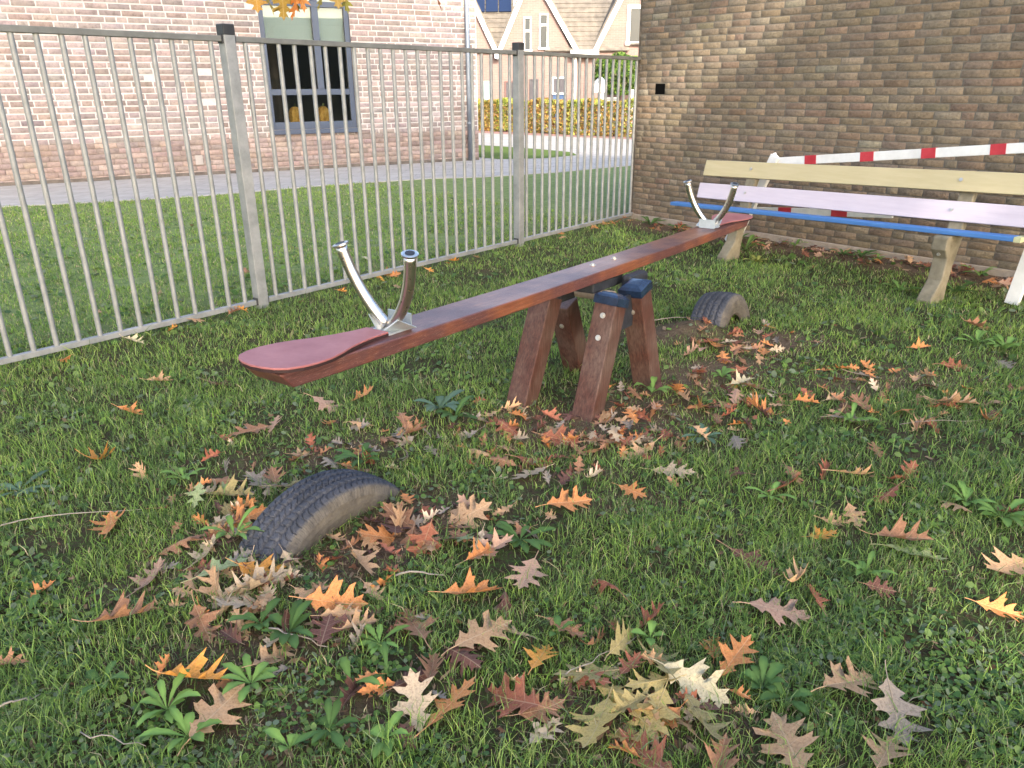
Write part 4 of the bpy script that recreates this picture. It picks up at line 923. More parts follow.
BIG = [
 (450, 708, 80, 48, 'orange', 'large orange brown oak leaf at the bottom centre, tip pointing up to the right', 0),
 (416, 708, 52, 100, 'beige', 'beige oak leaf half under the large orange leaf at the bottom centre', 1),
 (540, 662, 48, 70, 'bright', 'small bright orange oak leaf left of the olive leaf cluster', 2),
 (482, 641, 66, 28, 'tan', 'long narrow tan oak leaf above the large orange leaf', 3),
 (472, 597, 70, 8, 'orange', 'curled orange oak leaf below the bare soil patch', 9),
 (335, 608, 70, 5, 'orange', 'orange brown oak leaf just below the near tyre', 4),
 (416, 628, 55, 110, 'brown', 'brown folded oak leaf below the bare soil patch', 11),
 (528, 578, 52, 250, 'pink', 'pinkish tan oak leaf right of the bare soil patch', 1),
 (568, 504, 52, 12, 'orange', 'orange oak leaf alone in the grass below the seesaw posts', 5),
 (192, 684, 66, 352, 'bright', 'arched bright orange oak leaf between weeds at the lower left', 12),
 (217, 716, 66, 50, 'tan', 'tan oak leaf under the bright orange one at the lower left', 3),
 (110, 524, 48, 88, 'orange', 'upright orange oak leaf in the grass at the left', 6),
 (100, 456, 38, 40, 'bright', 'folded orange oak leaf in open grass at the far left', 13),
 (148, 578, 52, 60, 'pink', 'pinkish tan oak leaf left of the near tyre', 7),
 (124, 622, 55, 20, 'brown', 'brown and yellow oak leaf left of the weeds', 12),
 (620, 645, 60, 62, 'olive', 'olive tan oak leaf at the top of the bottom cluster', 2),
 (590, 674, 62, 190, 'olive', 'flat olive tan oak leaf at the left of the bottom cluster', 0),
 (694, 684, 90, 330, 'cream', 'largest pale cream oak leaf in the bottom cluster', 5),
 (662, 664, 62, 105, 'olive', 'greyish olive oak leaf behind the pale cream leaf', 6),
 (735, 657, 50, 55, 'orange', 'orange brown oak leaf right of the pale cream leaf', 2),
 (598, 724, 75, 248, 'yellow', 'yellowish oak leaf with its tip pointing down in the bottom cluster', 4),
 (655, 712, 56, 250, 'yellow', 'small yellowish oak leaf in front of the pale cream leaf', 1),
 (648, 755, 78, 130, 'red', 'reddish brown oak leaf at the bottom edge below the cluster', 7),
 (700, 720, 60, 300, 'olive', 'dull olive oak leaf under the pale cream leaf', 8),
 (720, 762, 50, 80, 'brown', 'brown oak leaf cut by the bottom edge right of the cluster', 9),
 (512, 700, 62, 150, 'red', 'reddish brown curled oak leaf left of the bottom cluster', 11),
 (540, 710, 40, 20, 'brown', 'small curled brown leaf tip left of the bottom cluster', 10),
 (788, 746, 68, 112, 'tan', 'tan orange oak leaf standing at the bottom edge right of centre', 3),
 (848, 680, 54, 25, 'tan', 'tan oak leaf with sharp lobes at the lower right', 5),
 (896, 708, 56, 290, 'grey', 'greyish brown oak leaf at the lower right', 6),
 (886, 752, 56, 70, 'tan', 'greyish tan oak leaf cut by the bottom edge at the lower right', 2),
 (778, 611, 52, 350, 'pink', 'pinkish tan oak leaf lying in deep grass right of centre', 3),
 (816, 598, 34, 110, 'red', 'small reddish brown oak leaf in deep grass', 2),
 (752, 560, 48, 335, 'dark', 'dark reddish brown oak leaf flat in the grass right of centre', 0),
 (880, 586, 26, 0, 'dark', 'small dark purplish leaf beside a weed at the right', 1),
 (786, 486, 44, 45, 'red', 'reddish brown star shaped oak leaf below the middle right', 4),
 (853, 474, 38, 10, 'tan', 'tan and brown oak leaf in the middle right grass', 8),
 (896, 476, 42, 80, 'red', 'reddish oak leaf with pale tip in the middle right grass', 7),
 (914, 549, 66, 348, 'green', 'pale green curled oak leaf at the right', 11),
 (900, 538, 62, 350, 'brown', 'brown rolled leaf behind the pale green curled leaf', 12),
 (822, 533, 24, 10, 'bright', 'small orange leaf sliver in the right grass', 10),
 (1000, 606, 34, 350, 'orange', 'orange oak leaf at the right edge', 9),
 (1008, 566, 40, 200, 'tan', 'tan oak leaf at the right edge above the orange one', 6),
 (988, 420, 44, 60, 'orange', 'crumpled orange brown oak leaf bundle at the right edge', 13),
 (955, 405, 50, 350, 'tan', 'long tan leaf left of the crumpled bundle', 12),
 (632, 490, 30, 330, 'orange', 'small orange oak leaf right of the seesaw posts', 2),
 (672, 468, 42, 350, 'beige', 'beige oak leaf with thin lobes right of the seesaw posts', 0),
 (560, 436, 42, 350, 'red', 'dark red oak leaf in front of the left seesaw post', 4),
 (535, 461, 46, 350, 'red', 'rust red oak leaf in front of the seesaw', 11),
 (530, 472, 36, 200, 'beige', 'beige oak leaf under the rust red one', 1),
 (606, 438, 38, 10, 'brown', 'brown oak leaf below the front seesaw post', 5),
 (640, 448, 36, 200, 'tan', 'tan oak leaf right of the brown one below the front post', 7),
 (610, 410, 32, 70, 'orange', 'orange oak leaf leaning on the front seesaw post', 2),
 (384, 536, 52, 195, 'orange', 'orange tan oak leaf on the bare soil right of the near tyre', 1),
 (424, 546, 40, 240, 'red', 'reddish brown oak leaf on the bare soil', 4),
 (456, 541, 42, 330, 'green', 'pale green oak leaf on the bare soil', 0),
 (468, 517, 52, 15, 'tan', 'tan oak leaf at the upper edge of the bare soil', 3),
 (400, 520, 40, 150, 'brown', 'brown oak leaf behind the orange tan one on the soil', 6),
 (362, 564, 52, 300, 'tan', 'folded tan oak leaf touching the bare soil', 9),
 (490, 555, 44, 20, 'pink', 'pinkish tan leaf at the right edge of the soil patch', 8),
 (245, 518, 38, 20, 'orange', 'orange oak leaf at the left end of the near tyre', 5),
 (262, 574, 44, 350, 'bright', 'yellow orange oak leaf at the foot of the near tyre', 10),
 (222, 574, 52, 30, 'green', 'pale olive green oak leaf left of the near tyre', 2),
 (203, 552, 40, 60, 'beige', 'beige oak leaf left of the near tyre', 7),
 (262, 592, 56, 10, 'beige', 'crumpled beige oak leaf below the near tyre', 12),
 (250, 608, 44, 200, 'beige', 'pale beige oak leaf below the crumpled one', 1),
 (274, 428, 28, 60, 'pink', 'pinkish oak leaf in the grass above the near tyre', 0),
 (252, 434, 32, 200, 'brown', 'brown oak leaf beside the pinkish one above the near tyre', 5),
 (327, 409, 34, 350, 'pink', 'pinkish tan oak leaf below the near seesaw seat', 3),
 (361, 400, 26, 10, 'orange', 'small orange oak leaf below the steel handles', 6),
 (290, 488, 44, 30, 'grey', 'grey dry oak leaf behind the near tyre', 8),
 (262, 480, 44, 150, 'grey', 'grey beige dry leaf left behind the near tyre', 11),
 (230, 495, 60, 355, 'olive', 'long olive rolled leaf left of the near tyre', 12),
 (412, 433, 30, 10, 'brown', 'brown oak leaf right above the near tyre', 9),
 (742, 380, 34, 20, 'cream', 'pale curled oak leaf right of the seesaw posts', 9),
 (715, 348, 28, 250, 'orange', 'orange leaf inside the arch of the far tyre', 4),
 (865, 375, 34, 0, 'grey', 'dark grey flat leaf on bare soil at the right', 0),
 (848, 418, 32, 0, 'grey', 'grey purplish oak leaf in the right grass', 3),
 (840, 400, 22, 0, 'brown', 'small brown leaf above the grey purplish one', 9),
 (920, 348, 20, 10, 'orange', 'small orange leaf far right in front of the bench', 9),
 (955, 365, 30, 0, 'red', 'reddish leaf in front of the right bench leg', 11),
 (975, 327, 34, 0, 'brown', 'brown leaves beneath the bench end', 12),
 (565, 630, 36, 340, 'brown', 'brown folded oak leaf above the small bright orange one', 11),
 (640, 404, 0, 0, 'orange', None, 0),
 (10, 665, 26, 0, 'brown', 'brown leaf at the left edge of the lawn', 9),
 (388, 274, 16, 0, 'orange', 'orange leaf caught at the fence bottom', 13),
 (133, 342, 16, 0, 'cream', 'crumpled white leaf under the fence', 12),
 (160, 380, 22, 0, 'tan', 'tan leaf in the grass near the fence', 9),
 (222, 383, 26, 0, 'dark', 'dark leaf in the grass left of the seesaw seat', 10),
 (130, 412, 24, 350, 'orange', 'orange leaf sliver in the left lawn', 9),
]
for (px, py, n_, an, col, lab, var) in BIG:
    if lab is None: continue
    add_leaf(px, py, max(.09, Lpx(px, py, n_)*1.0), an, col, lab, var=var, flip=False, lift=.028 if py > 560 else .022)
# scattered ones, in drifts
DR = [ # px,py,sx,sy,n,colours,place
 (600, 432, 60, 16, 26, ('red', 'orange', 'brown', 'tan', 'brown', 'beige'), 'around the seesaw posts'),
 (710, 395, 55, 18, 24, ('brown', 'tan', 'orange', 'pink', 'dark'), 'between posts and far tyre'),
 (735, 348, 28, 12, 16, ('brown', 'orange', 'pink', 'red'), 'right of the far tyre'),
 (425, 530, 50, 24, 13, ('brown', 'tan', 'dark', 'orange', 'pink'), 'on the bare soil'),
 (240, 520, 40, 34, 20, ('beige', 'grey', 'olive', 'brown', 'orange', 'green'), 'left of the near tyre'),
 (260, 600, 60, 18, 11, ('beige', 'grey', 'brown', 'tan'), 'below the near tyre'),
 (650, 700, 55, 30, 9, ('olive', 'brown', 'yellow', 'red'), 'under the bottom leaf cluster'),
 (390, 445, 60, 14, 12, ('brown', 'grey', 'tan'), 'behind the near tyre'),
 (930, 400, 70, 24, 18, ('brown', 'tan', 'orange', 'grey', 'dark'), 'in the middle right grass'),
 (900, 500, 90, 40, 12, ('brown', 'red', 'tan', 'dark'), 'in the lower right grass'),
 (240, 640, 70, 50, 8, ('brown', 'dark', 'tan'), 'among the lower left weeds'),
 (480, 620, 90, 50, 8, ('brown', 'dark', 'red'), 'in lower centre grass')]
for (cx, cy, sx, sy, n_, cols, place) in DR:
    for i in range(n_):
        px, py = random.gauss(cx, sx), random.gauss(cy, sy*.8)
        if py < 300 or px > 1040: continue
        q_ = at(px, py)
        if abs((q_[:2]-np.array(T1['c']))@np.array([T1['d'][1], -T1['d'][0]])) < .12 and np.linalg.norm(q_[:2]-np.array(T1['c'])) < .36: continue
        col = random.choice(cols); Ls = random.uniform(.085, .14); sz = 'small' if Ls < .10 else ('middling' if Ls < .12 else 'larger')
        pos = ('left' if px < cx-.4*sx else 'right' if px > cx+.4*sx else 'middle')+(' far part' if py < cy-.3*sy else ' near part' if py > cy+.3*sy else '')
        add_leaf(px, py, Ls, random.uniform(0, 360), col, ' '.join(f'{sz} {WORD[col]} oak leaf {place}, {pos}'.split()[:16]), f'{WORD[col]} oak leaves {place}'[:60], lift=random.uniform(.012, .03))
# leaves blown against the wall and the fence
def wall_place(t):
    return 'by the fence corner' if t < 1.3 else 'behind the left bench leg' if t < 2.6 else 'under the bench middle' if t < 4.2 else 'behind the right bench leg' if t < 5.3 else 'near the right trestle leg'
seen = {}
def uniq(base, opts):
    for o_ in opts:
        if base+o_ not in seen: seen[base+o_] = 1; return base+o_
    return base+opts[-1]
for i in range(84):
    t = random.uniform(.6, 7.2); d = abs(random.gauss(.16, .16))+.05; P = WO+wd*t+wn*d
    col = random.choice(('brown', 'tan', 'pink', 'orange', 'red', 'dark'))
    o = add_leaf(700, 300, random.uniform(.09, .13), 0, col, f'{WORD[col]} oak leaf '+('touching' if d < .14 else 'lying off')+' the brown wall '+wall_place(t), f'{WORD[col]} leaves at the foot of the wall'); o.location = (P[0], P[1], gzf(P[0], P[1])+.03); o.rotation_euler[2] = random.uniform(0, 6.28)
for i in range(26):
    k = random.choice((0, 1, 1, 2, 2, 2)); a, b = ps[k], ps[k+1]; t = random.uniform(.1, .98); P = a+(b-a)*t; d = (b-a)/np.linalg.norm(b-a); P = P+np.array([d[1], -d[0]])*random.uniform(.02, .16)
    col = random.choice(('orange', 'brown', 'tan', 'orange', 'bright'))
    o = add_leaf(700, 300, random.uniform(.07, .12), 0, col, f'{WORD[col]} oak leaf caught at the '+('left', 'middle', 'right')[min(2, int(t*3))]+' part of the '+('left', 'middle', 'right')[k]+' fence panel', f'{WORD[col]} leaves along the fence'); o.location = (P[0], P[1], gzf(P[0], P[1])+.03); o.rotation_euler[2] = random.uniform(0, 6.28)
for i in range(12):
    px, py = random.uniform(40, 560), random.uniform(215, 330)
    q = at(px, py)
    if behind(q[0], q[1]) < .3: continue
    col = random.choice(('cream', 'tan', 'brown')); add_leaf(px, py, .11, random.uniform(0, 360), col, f'{WORD[col]} oak leaf on the lawn behind the fence', f'{WORD[col]} leaves on the lawn behind the fence')

# the deeper, smaller leaves of the drifts, as one mass
lm2 = Mat('drift_leaf', rough=.6, spec=.3); v = lm2.coord(); lm2.color(lm2.mix(1, lm2.attr('col').outputs['Color'], lm2.ramp(lm2.noise(60, 6, .7, v), [(.3, (.55, .5, .45)), (.5, (1, 1, 1)), (.72, (1.3, 1.22, 1.1))]), 'MULTIPLY'))
Vs = []; Fs = []; Cs = []; off = 0
DQ = [(430, 530, 60, 22, 34), (600, 430, 75, 16, 50), (715, 395, 65, 20, 50), (740, 345, 34, 12, 30), (235, 530, 42, 40, 44), (265, 600, 75, 20, 26), (655, 705, 60, 30, 22), (390, 440, 80, 16, 22), (930, 400, 80, 22, 30), (870, 380, 40, 10, 14), (350, 640, 150, 50, 18), (300, 450, 50, 14, 16), (560, 470, 60, 16, 16)]
lp = [at(min(1060, random.gauss(a, b)), max(300, random.gauss(c, d*.8)))[:2] for (a, c, b, d, n_) in DQ for _ in range(n_)]
lp += [(WO+wd*random.uniform(.5, 7)+wn*(.04+abs(random.gauss(.12, .16))))[:2] for _ in range(170)]
for q_ in lp:
    if abs((q_-np.array(T1['c']))@np.array([T1['d'][1], -T1['d'][0]])) < .12 and np.linalg.norm(q_-np.array(T1['c'])) < .36: continue
    me = random.choice(LM); nv = len(me.vertices); co = np.empty(nv*3, np.float32); me.vertices.foreach_get('co', co); co = co.reshape(-1, 3)*random.uniform(.06, .12)
    E_ = Matrix.Rotation(random.uniform(0, 6.28), 3, 'Z') @ Matrix.Rotation(random.gauss(0, .45), 3, 'X') @ Matrix.Rotation(random.gauss(0, .35), 3, 'Y')
    co = co @ np.array(E_).T+np.array([q_[0], q_[1], gzf(q_[0], q_[1])+random.uniform(.004, .018)])
    k4 = [list(p.vertices) for p in me.polygons]; Vs.append(co); Fs.append(np.array(k4)+off); off += nv
    Cs.append(np.repeat(pick([CLR['brown'], CLR['tan'], CLR['dark'], CLR['orange'], CLR['grey'], CLR['red'], CLR['beige']], 1, .25), nv, 0))
o = np_mesh('leaf_drift', np.concatenate(Vs), np.concatenate(Fs), lm2.m, cols=np.concatenate(Cs), smooth=True)
tag(o, 'mass of small crumpled brown leaves sunk into the grass and along the wall', 'leaf litter', kind='stuff')

# litter fragments too many and too small to count
n = 16000; px = rng.uniform(-30, 1050, n); py = 225+rng.random(n)**.8*560
G = np.array([at(a, b)[:2] for a, b in zip(px, py)]); bb = bare(G[:, 0], G[:, 1]); keep = (rng.random(n) < .12+bb*.9) & (behind(G[:, 0], G[:, 1]) < -.05); G = G[keep]; bb = bb[keep]
P = np.stack([G[:, 0], G[:, 1], gz(G[:, 0], G[:, 1])+rng.uniform(.002, .014, len(G))], -1)
n = len(P); th = rng.uniform(0, 6.28, n); s = rng.uniform(.004, .020, (n, 1))*np.clip(np.linalg.norm(P, axis=1)[:, None]/3, 1, 2.2); A = np.stack([np.cos(th), np.sin(th), rng.normal(0, .2, n)], -1)*s; B = np.stack([-np.sin(th), np.cos(th), rng.normal(0, .4, n)], -1)*s*rng.uniform(.15, .6, (n, 1))
V = np.stack([P-A, P-B*.8, P+A*.3-B, P+A, P+B*.7, P-A*.4+B], 1).reshape(-1, 3)
o = np_mesh('leaf_litter', V, np.arange(6*n).reshape(n, 6), fol, cols=np.repeat(pick([(.10, .065, .04), (.20, .13, .08), (.06, .04, .03), (.27, .19, .12), (.16, .08, .045)], n), 6, 0))
tag(o, 'crumbled leaf fragments and bark bits scattered over the soil and grass', 'leaf litter', kind='stuff')

# ------------------------------------------------------------------ hanging oak sprig at the top left, on a tree standing off to the left
tw_m = bark
ok2 = empty('oak_tree', (-4.6, 1.2, 0)); tag(ok2, 'oak tree left of the view whose twigs with orange leaves hang into the top', 'tree')
mb = MB(); b = np.array([-4.6, 1.2, 0.]); mb.tube([b+[0, 0, -.2], b+[0, 0, .3], b+[.05, .02, 2], b+[.1, .1, 4.5], b+[.3, .2, 6.5]], [.28, .22, .18, .14, .05], 14)
mb.tube(tube_path(b+[.05, 0, 3.2], (-1.15, 3.9, 2.75), .35, 10), list(np.linspace(.07, .012, 10)), 8)
mb.tube(tube_path(b+[.05, 0, 4.2], (-6.5, -1, 5.5), .3, 8), list(np.linspace(.07, .012, 8)), 8)
mb.tube(tube_path(b+[.05, 0, 4.0], (-5.5, 3, 5.8), .3, 8), list(np.linspace(.07, .012, 8)), 8)
mb.build('trunk', bark.m, ok2, smooth=True)
r5 = np.random.default_rng(4); out = []
for c in ((-6.3, -.8, 5.6), (-5.3, 2.6, 5.9), (-4.4, 1.2, 6.6), (-5.5, .5, 5.2), (-4.2, 0, 5.6)):
    p = r5.normal(size=(500, 3)); p /= np.linalg.norm(p, axis=1)[:, None]; out.append(np.array(c)+p*r5.uniform(.3, 1, (500, 1))**.5*np.array([1.1, 1.1, .8]))
P = np.concatenate(out); adopt(leaf_cloud(P, .22, pick([(.2, .17, .04), (.3, .15, .04), (.14, .15, .03)], len(P)), fol, 'crown'), ok2)
def on_d(px, py, Yd): return on_y(px, py, Yd)
for (px, py, L, pitch_d, yawd, c) in ((268, -3, .10, 1.2, .4, (.36, .27, .05)), (283, -2, .11, 1.35, 2.2, (.30, .20, .04)), (296, -3, .13, 1.25, 4.0, (.45, .15, .03)), (290, -10, .13, 1.0, 1.0, (.3, .26, .06)), (300, -10, .12, 1.3, 5.5, (.42, .17, .04)),
                                      (345, -7, .10, 1.3, 1, (.3, .28, .06)), (322, -8, .10, 1.2, 3, (.34, .3, .07)), (337, -9, .1, 1.1, 5, (.3, .2, .05)), (437, -7, .09, 1.3, .3, (.4, .12, .04)), (256, -8, .12, 1.1, 5, (.36, .2, .04))):
    P = on_d(px, py+4, 3.9); o = bpy.data.objects.new('hanging_leaf', LM[random.randrange(6)]); COL.objects.link(o)
    o.parent = ok2; o.location = Vector(tuple(P))-world_of(ok2); o.scale = (L*1.3,)*3; o.rotation_euler = (0, pitch_d, yawd); o.color = (*c, 1)
mb = MB()
tip = np.array([-1.15, 3.9, 2.75])
for (px) in (262, 292, 340, 437):
    e_ = on_d(px, -22, 3.9); mb.tube([tip, (tip+e_)/2+[0, 0, .05], e_, e_+[0, 0, -.05]], [.010, .006, .004, .003], 5)
mb.build('twig', bark.m, ok2)

# ------------------------------------------------------------------ grass
grm = leafmat('grass_blades', .35, .5)
def blades(G, hgt, wid, cols, lean=.55):
    n = len(G); th = rng.uniform(0, 6.28, n); ld_ = rng.uniform(0, 6.28, n); h = hgt*rng.uniform(.5, 1.25, n); w = wid*rng.uniform(.6, 1.2, n)
    le = np.abs(rng.normal(lean, .35, n))*h
    side = np.stack([np.cos(th), np.sin(th), np.zeros(n)], -1)*w[:, None]*.5; ld3 = np.stack([np.cos(ld_), np.sin(ld_), np.zeros(n)], -1)
    B = np.stack([G[:, 0], G[:, 1], gz(G[:, 0], G[:, 1])-.004], -1); up = np.array([0, 0, 1.])
    hz = np.sqrt(np.clip(1-(le/h*.7)**2, .08, 1))*h
    M1 = B+ld3*(le*.25)[:, None]+up*(hz*.55)[:, None]; T_ = B+ld3*le[:, None]+up*hz[:, None]
    V = np.stack([B-side, B+side, M1+side*.8, M1-side*.8, T_+side*.12, T_-side*.12], 1).reshape(-1, 3)
    i = np.arange(n)[:, None]*6; Fc = np.concatenate([i+np.array([[0, 1, 2, 3]]), i+np.array([[3, 2, 4, 5]])], 0)
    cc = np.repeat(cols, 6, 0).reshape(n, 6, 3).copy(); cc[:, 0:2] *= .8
    return V, Fc, cc.reshape(-1, 3)
PALG = [(.10, .175, .045), (.14, .235, .06), (.18, .29, .075), (.08, .135, .05), (.23, .32, .10), (.14, .20, .095)]
PALY = [(.22, .34, .07), (.19, .31, .06), (.29, .37, .11)]
PALS = [(.36, .31, .18), (.27, .23, .13), (.44, .38, .24)]
def grass_zone(y0, y1, dens, hgt, wid, beh=False, lean=.6):
    xm = lambda y: .74*y+.9
    area = 0; n = int(dens*(y1-y0)*2*xm((y0+y1)/2))
    y = rng.uniform(y0, y1, n); x = rng.uniform(-1, 1, n)*xm(y)
    b_ = behind(x, y); k = (b_ > .05) if beh else (b_ < .04)
    wdist = (x-WO[0])*wn[0]+(y-WO[1])*wn[1]; k &= wdist > .04
    if beh:
        # only up to the paved edge
        ex = np.array([p[0] for p in pts]); ey = np.array([p[1] for p in pts]); k &= y < np.interp(x, ex, ey)-.03
    x, y = x[k], y[k]
    bb = bare(x, y); den = np.clip(.70+.7*fnoise(x, y, 5, 1)+.5*fnoise(x, y, 19, 2), .08, 1)*(1-.93*bb)
    k = rng.random(len(x)) < den; x, y, bb = x[k], y[k], bb[k]; n = len(x)
    t = fnoise(x, y, 2.2, 5)+.6*fnoise(x, y, 9, 6)
    cols = pick(PALG, n, .22); q = rng.random(n); yk = q < np.clip(.24+.38*t+.30*beh, .04, .85); cols[yk] = pick(PALY, yk.sum()); sk_ = q > np.clip(.90-.35*bb-.10*beh, .4, .97); cols[sk_] = pick(PALS, sk_.sum())
    hh = hgt*(.62+.5*np.clip(fnoise(x, y, 3.3, 8)*.5+.5, 0, 1)+.55*np.clip(fnoise(x, y, 14, 9), 0, 1))*(1-.45*bb)
    hh = np.where(sk_, hh*.7, hh)
    return blades(np.stack([x, y], -1), hh, wid*1.15, cols, lean)
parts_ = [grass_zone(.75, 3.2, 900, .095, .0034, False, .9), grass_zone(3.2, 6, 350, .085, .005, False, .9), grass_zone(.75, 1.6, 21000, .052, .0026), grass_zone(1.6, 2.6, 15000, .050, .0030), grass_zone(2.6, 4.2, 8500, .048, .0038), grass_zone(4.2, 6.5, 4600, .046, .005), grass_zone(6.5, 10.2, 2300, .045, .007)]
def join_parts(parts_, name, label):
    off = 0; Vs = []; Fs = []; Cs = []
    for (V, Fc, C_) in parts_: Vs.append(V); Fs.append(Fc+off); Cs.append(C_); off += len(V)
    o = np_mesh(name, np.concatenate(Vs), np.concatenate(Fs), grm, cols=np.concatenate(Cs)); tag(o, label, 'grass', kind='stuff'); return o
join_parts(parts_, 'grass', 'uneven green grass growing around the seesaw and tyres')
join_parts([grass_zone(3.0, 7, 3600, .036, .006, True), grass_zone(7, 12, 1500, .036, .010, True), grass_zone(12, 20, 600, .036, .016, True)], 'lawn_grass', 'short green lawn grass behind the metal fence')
# small round clover and chickweed leaves mixed in
n = 52000; px = rng.uniform(-30, 1050, n); py = 190+rng.random(n)**.8*600
G = np.array([at(a, b)[:2] for a, b in zip(px, py)]); f_ = fnoise(G[:, 0], G[:, 1], 6, 12); k = (rng.random(n) < np.clip(.25+.9*f_, .02, .9)*(1-.6*bare(G[:, 0], G[:, 1]))) & (np.abs(behind(G[:, 0], G[:, 1])) > .03) & ((G[:, 0]-WO[0])*wn[0]+(G[:, 1]-WO[1])*wn[1] > .05) & (G[:, 1] < np.interp(G[:, 0], [p[0] for p in pts], [p[1] for p in pts])-.05); G = G[k]
U = np.array(used); kk = np.ones(len(G), bool)
for (a_, b_, l_) in U: kk &= (G[:, 0]-a_)**2+(G[:, 1]-b_)**2 > (.5*l_)**2
G = G[kk]; n = len(G)
P = np.stack([G[:, 0], G[:, 1], gz(G[:, 0], G[:, 1])+rng.uniform(.003, .018, n)], -1); dist = np.linalg.norm(P-[0, 0, 1.5], axis=1)
th = rng.uniform(0, 6.28, n); s = (rng.uniform(.004, .011, n)*np.clip(dist/2.2, 1, 3))[:, None]; A = np.stack([np.cos(th), np.sin(th), rng.normal(0, .35, n)], -1)*s; B = np.stack([-np.sin(th), np.cos(th), rng.normal(0, .35, n)], -1)*s*.7
V = np.stack([P-A, P-A*.4-B, P+A*.5-B, P+A, P+A*.5+B, P-A*.4+B], 1).reshape(-1, 3)
tag(np_mesh('clover', V, np.arange(6*n).reshape(n, 6), fol, cols=np.repeat(pick([(.09, .17, .045), (.13, .22, .05), (.07, .13, .05), (.18, .26, .08), (.16, .20, .12)], n), 6, 0)), 'tiny round clover and chickweed leaves between the grass blades', 'ground cover', kind='stuff')

# ------------------------------------------------------------------ weeds
def weed(px, py, nl, L, wd_, col, label, up=.5, seed=0):
    r = random.Random(seed*7+1); P0 = at(px, py, 0); P0[2] = gzf(P0[0], P0[1]); V = []; Fc = []; C_ = []
    e_pos = P0
    nl = nl+3 if nl > 4 else nl
    for i in range(nl):
        th = 2*math.pi*i/nl+r.uniform(-.6, .6); l = L*r.uniform(.4, 1.15); w_ = wd_*r.uniform(1.0, 1.6); el = up*r.uniform(.5, 1.4); dr = np.array([math.cos(th), math.sin(th), 0]); sd = np.array([-math.sin(th), math.cos(th), 0])
        cc = np.array(col)*r.uniform(.8, 1.25); n0 = len(V); rows = 9
        for j in range(rows):
            t = j/(rows-1); wj = w_*(math.sin(math.pi*min(1, t*.93+.05))**.9)*(0.15+1.15*t)*(1+.16*math.sin(t*22+i)) if j < rows-1 else w_*.05
            zc_ = l*(math.sin(el)*t*1.2-.75*math.sin(el)*t*t); p = P0+dr*l*t*math.cos(el*.6)+np.array([0, 0, zc_+.01])
            V += [tuple(p-sd*wj+np.array([0, 0, wj*.35])), tuple(p), tuple(p+sd*wj+np.array([0, 0, wj*.35]))]; C_ += [cc, cc*1.35, cc]
        for j in range(rows-1):
            a = n0+j*3; Fc += [(a, a+1, a+4, a+3), (a+1, a+2, a+5, a+4)]
    o = np_mesh('weed_plant', np.array(V)-e_pos, Fc, grm, cols=np.array(C_), smooth=True); o.location = tuple(e_pos)
    tag(o, label, 'weed', 'broad leaved weeds in the grass')
LG, BG, DG = (.14, .24, .06), (.10, .16, .10), (.075, .14, .04)
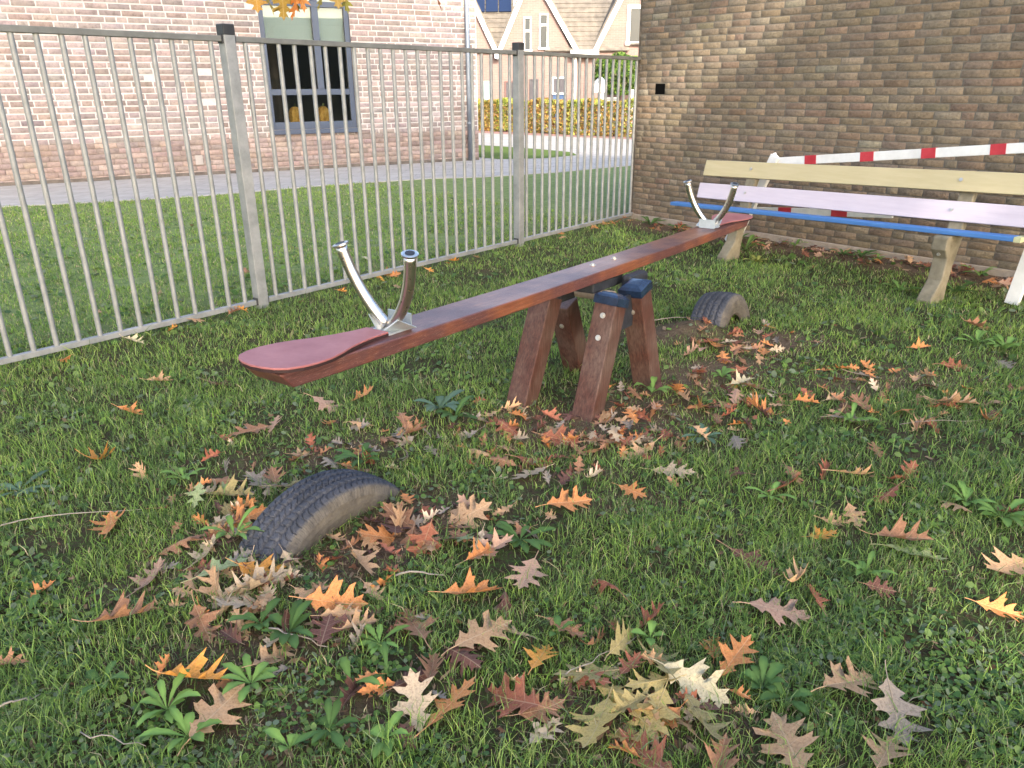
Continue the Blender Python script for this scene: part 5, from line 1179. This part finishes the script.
for i, (px, py, nl, L, w_, col, lab, up) in enumerate([
 (352, 692, 3, .11, .011, LG, 'pair of upright light green dandelion leaves left of the large orange leaf', 1.3),
 (388, 684, 3, .10, .010, DG, 'dark green young weed beside the upright dandelion leaves', .9),
 (168, 715, 9, .12, .010, LG, 'light green rosette under the arched orange leaf', .9),
 (190, 742, 7, .11, .012, LG, 'light green rosette at the bottom left edge', .7),
 (252, 690, 6, .11, .011, LG, 'green rosette right of the tan leaf at the lower left', .9),
 (105, 690, 5, .09, .010, DG, 'small dark green weed in the left lawn grass', .7),
 (290, 640, 7, .12, .013, DG, 'dandelion rosette below the near tyre', .7),
 (262, 632, 5, .10, .012, DG, 'dandelion rosette left of the one below the near tyre', .8),
 (380, 650, 6, .09, .009, LG, 'light green toothed rosette in the lower centre', .5),
 (330, 735, 6, .10, .011, DG, 'dark green rosette at the bottom edge left of centre', .6),
 (386, 745, 5, .09, .012, LG, 'light green rosette at the bottom edge below the orange leaf', .8),
 (290, 752, 4, .09, .013, LG, 'light green weed at the bottom edge', 1.0),
 (762, 690, 7, .11, .013, DG, 'upright green plantain right of the bottom leaf cluster', 1.2),
 (786, 700, 4, .09, .014, DG, 'broad green plantain leaves beside the upright plantain', .8),
 (650, 640, 4, .09, .012, LG, 'light green leaves behind the bottom leaf cluster', 1.1),
 (558, 640, 3, .07, .010, DG, 'small green leaves above the bottom leaf cluster', 1.0),
 (520, 545, 8, .13, .013, DG, 'large toothed dandelion right of the bare soil', .5),
 (440, 412, 9, .20, .018, BG, 'blue green leafy weed between the handles and the posts', .5),
 (455, 420, 7, .16, .016, DG, 'dark green weed beside the blue green one', .6),
 (362, 462, 8, .15, .013, DG, 'dark green dandelion behind the near tyre', .5),
 (705, 435, 7, .14, .012, BG, 'grey green feathery weed right of the seesaw posts', .4),
 (652, 392, 5, .13, .016, LG, 'light green weed at the foot of the right seesaw post', 1.1),
 (722, 378, 5, .12, .014, LG, 'light green weed in front of the far tyre', .7),
 (865, 575, 5, .10, .010, LG, 'light green weed beside the small purplish leaf', 1.2),
 (1000, 520, 8, .15, .015, LG, 'large light green dandelion at the right edge', .8),
 (965, 505, 5, .11, .014, LG, 'light green weed left of the large dandelion at the right edge', .9),
 (770, 500, 6, .11, .010, LG, 'thin light green weed in the middle right lawn', .6),
 (850, 425, 5, .14, .014, LG, 'light green weed beside the grey purplish leaf', 1.0),
 (1005, 350, 8, .18, .018, LG, 'light green weed in front of the right bench leg', .8),
 (975, 345, 6, .16, .016, LG, 'light green weed left of the one in front of the right bench leg', .8),
 (745, 250, 8, .26, .022, LG, 'leafy green weed at the left bench leg', 1.1),
 (757, 262, 8, .2, .02, (.25, .27, .07), 'yellowish weed at the left bench leg', .7),
 (860, 258, 7, .2, .02, DG, 'green weed against the foot of the wall', .8),
 (955, 292, 9, .2, .02, DG, 'green weed right of the right bench leg', .7),
 (900, 290, 7, .18, .018, LG, 'green weed left of the right bench leg', .6),
 (650, 225, 8, .25, .02, DG, 'dark green weed in the corner of the fence and the wall', .9),
 (185, 482, 5, .10, .011, LG, 'pale green young plant left of the near tyre', .9),
 (235, 540, 5, .14, .011, LG, 'grass like light green plant at the left end of the near tyre', .9),
 (20, 490, 7, .15, .013, BG, 'blue green weed at the left edge of the lawn', .3),
 (30, 615, 3, .08, .014, DG, 'small oval green leaves at the left edge', .8)]): weed(px, py, nl, L, w_, col, lab, up, i)
for k in range(15):
    t = .9+k*.46+random.uniform(-.15, .15); P = WO+wd*t+wn*random.uniform(.12, .45); q = P-[0, 0, CAM_H]; pxx, pyy = CX+F_PX*(q@R_)/(q@_f), CY-F_PX*(q@U_)/(q@_f)
    weed(pxx, pyy, random.choice((5, 6, 8)), random.uniform(.12, .2), .015, random.choice((DG, (.05, .09, .03), LG)), ('first second third fourth fifth sixth seventh eighth ninth tenth eleventh twelfth thirteenth fourteenth fifteenth'.split()[k]+' low weed from the fence corner along the foot of the brown wall'), random.uniform(.5, 1), 100+k)
# twigs
mtw = noisy('twig_bark', (.20, .17, .14), (.32, .28, .23), 30, .9)
for i, (x0, y0, x1, y1, r_, lab) in enumerate([(0, 720, 36, 703, .0035, 'thin grey twig at the lower left edge'), (0, 526, 140, 512, .003, 'long thin twig lying in the left lawn'), (82, 745, 150, 752, .002, 'pale dry stalk at the bottom left'),
                                  (270, 640, 330, 655, .003, 'dry brown twig below the near tyre'), (395, 585, 445, 582, .004, 'dark broken twig at the lower edge of the bare soil'), (900, 430, 985, 425, .002, 'curved dry stalk in the right grass'),
                                  (640, 325, 705, 322, .004, 'dark root stub left of the far tyre'), (560, 690, 640, 640, .002, 'thin dark stalk through the bottom leaf cluster')]):
    a, b = at(x0, y0), at(x1, y1); ptsw = []
    for t in np.linspace(0, 1, 7):
        p = a*(1-t)+b*t; p = p+np.array([random.gauss(0, .006), random.gauss(0, .006), 0]); p[2] = gzf(p[0], p[1])+.025+.01*math.sin(t*5); ptsw.append(p)
    mb = MB(); mb.tube(ptsw, list(np.linspace(r_, r_*.5, 7)), 6); tag(mb.build('twig', mtw.m, None, smooth=True), lab, 'twig')
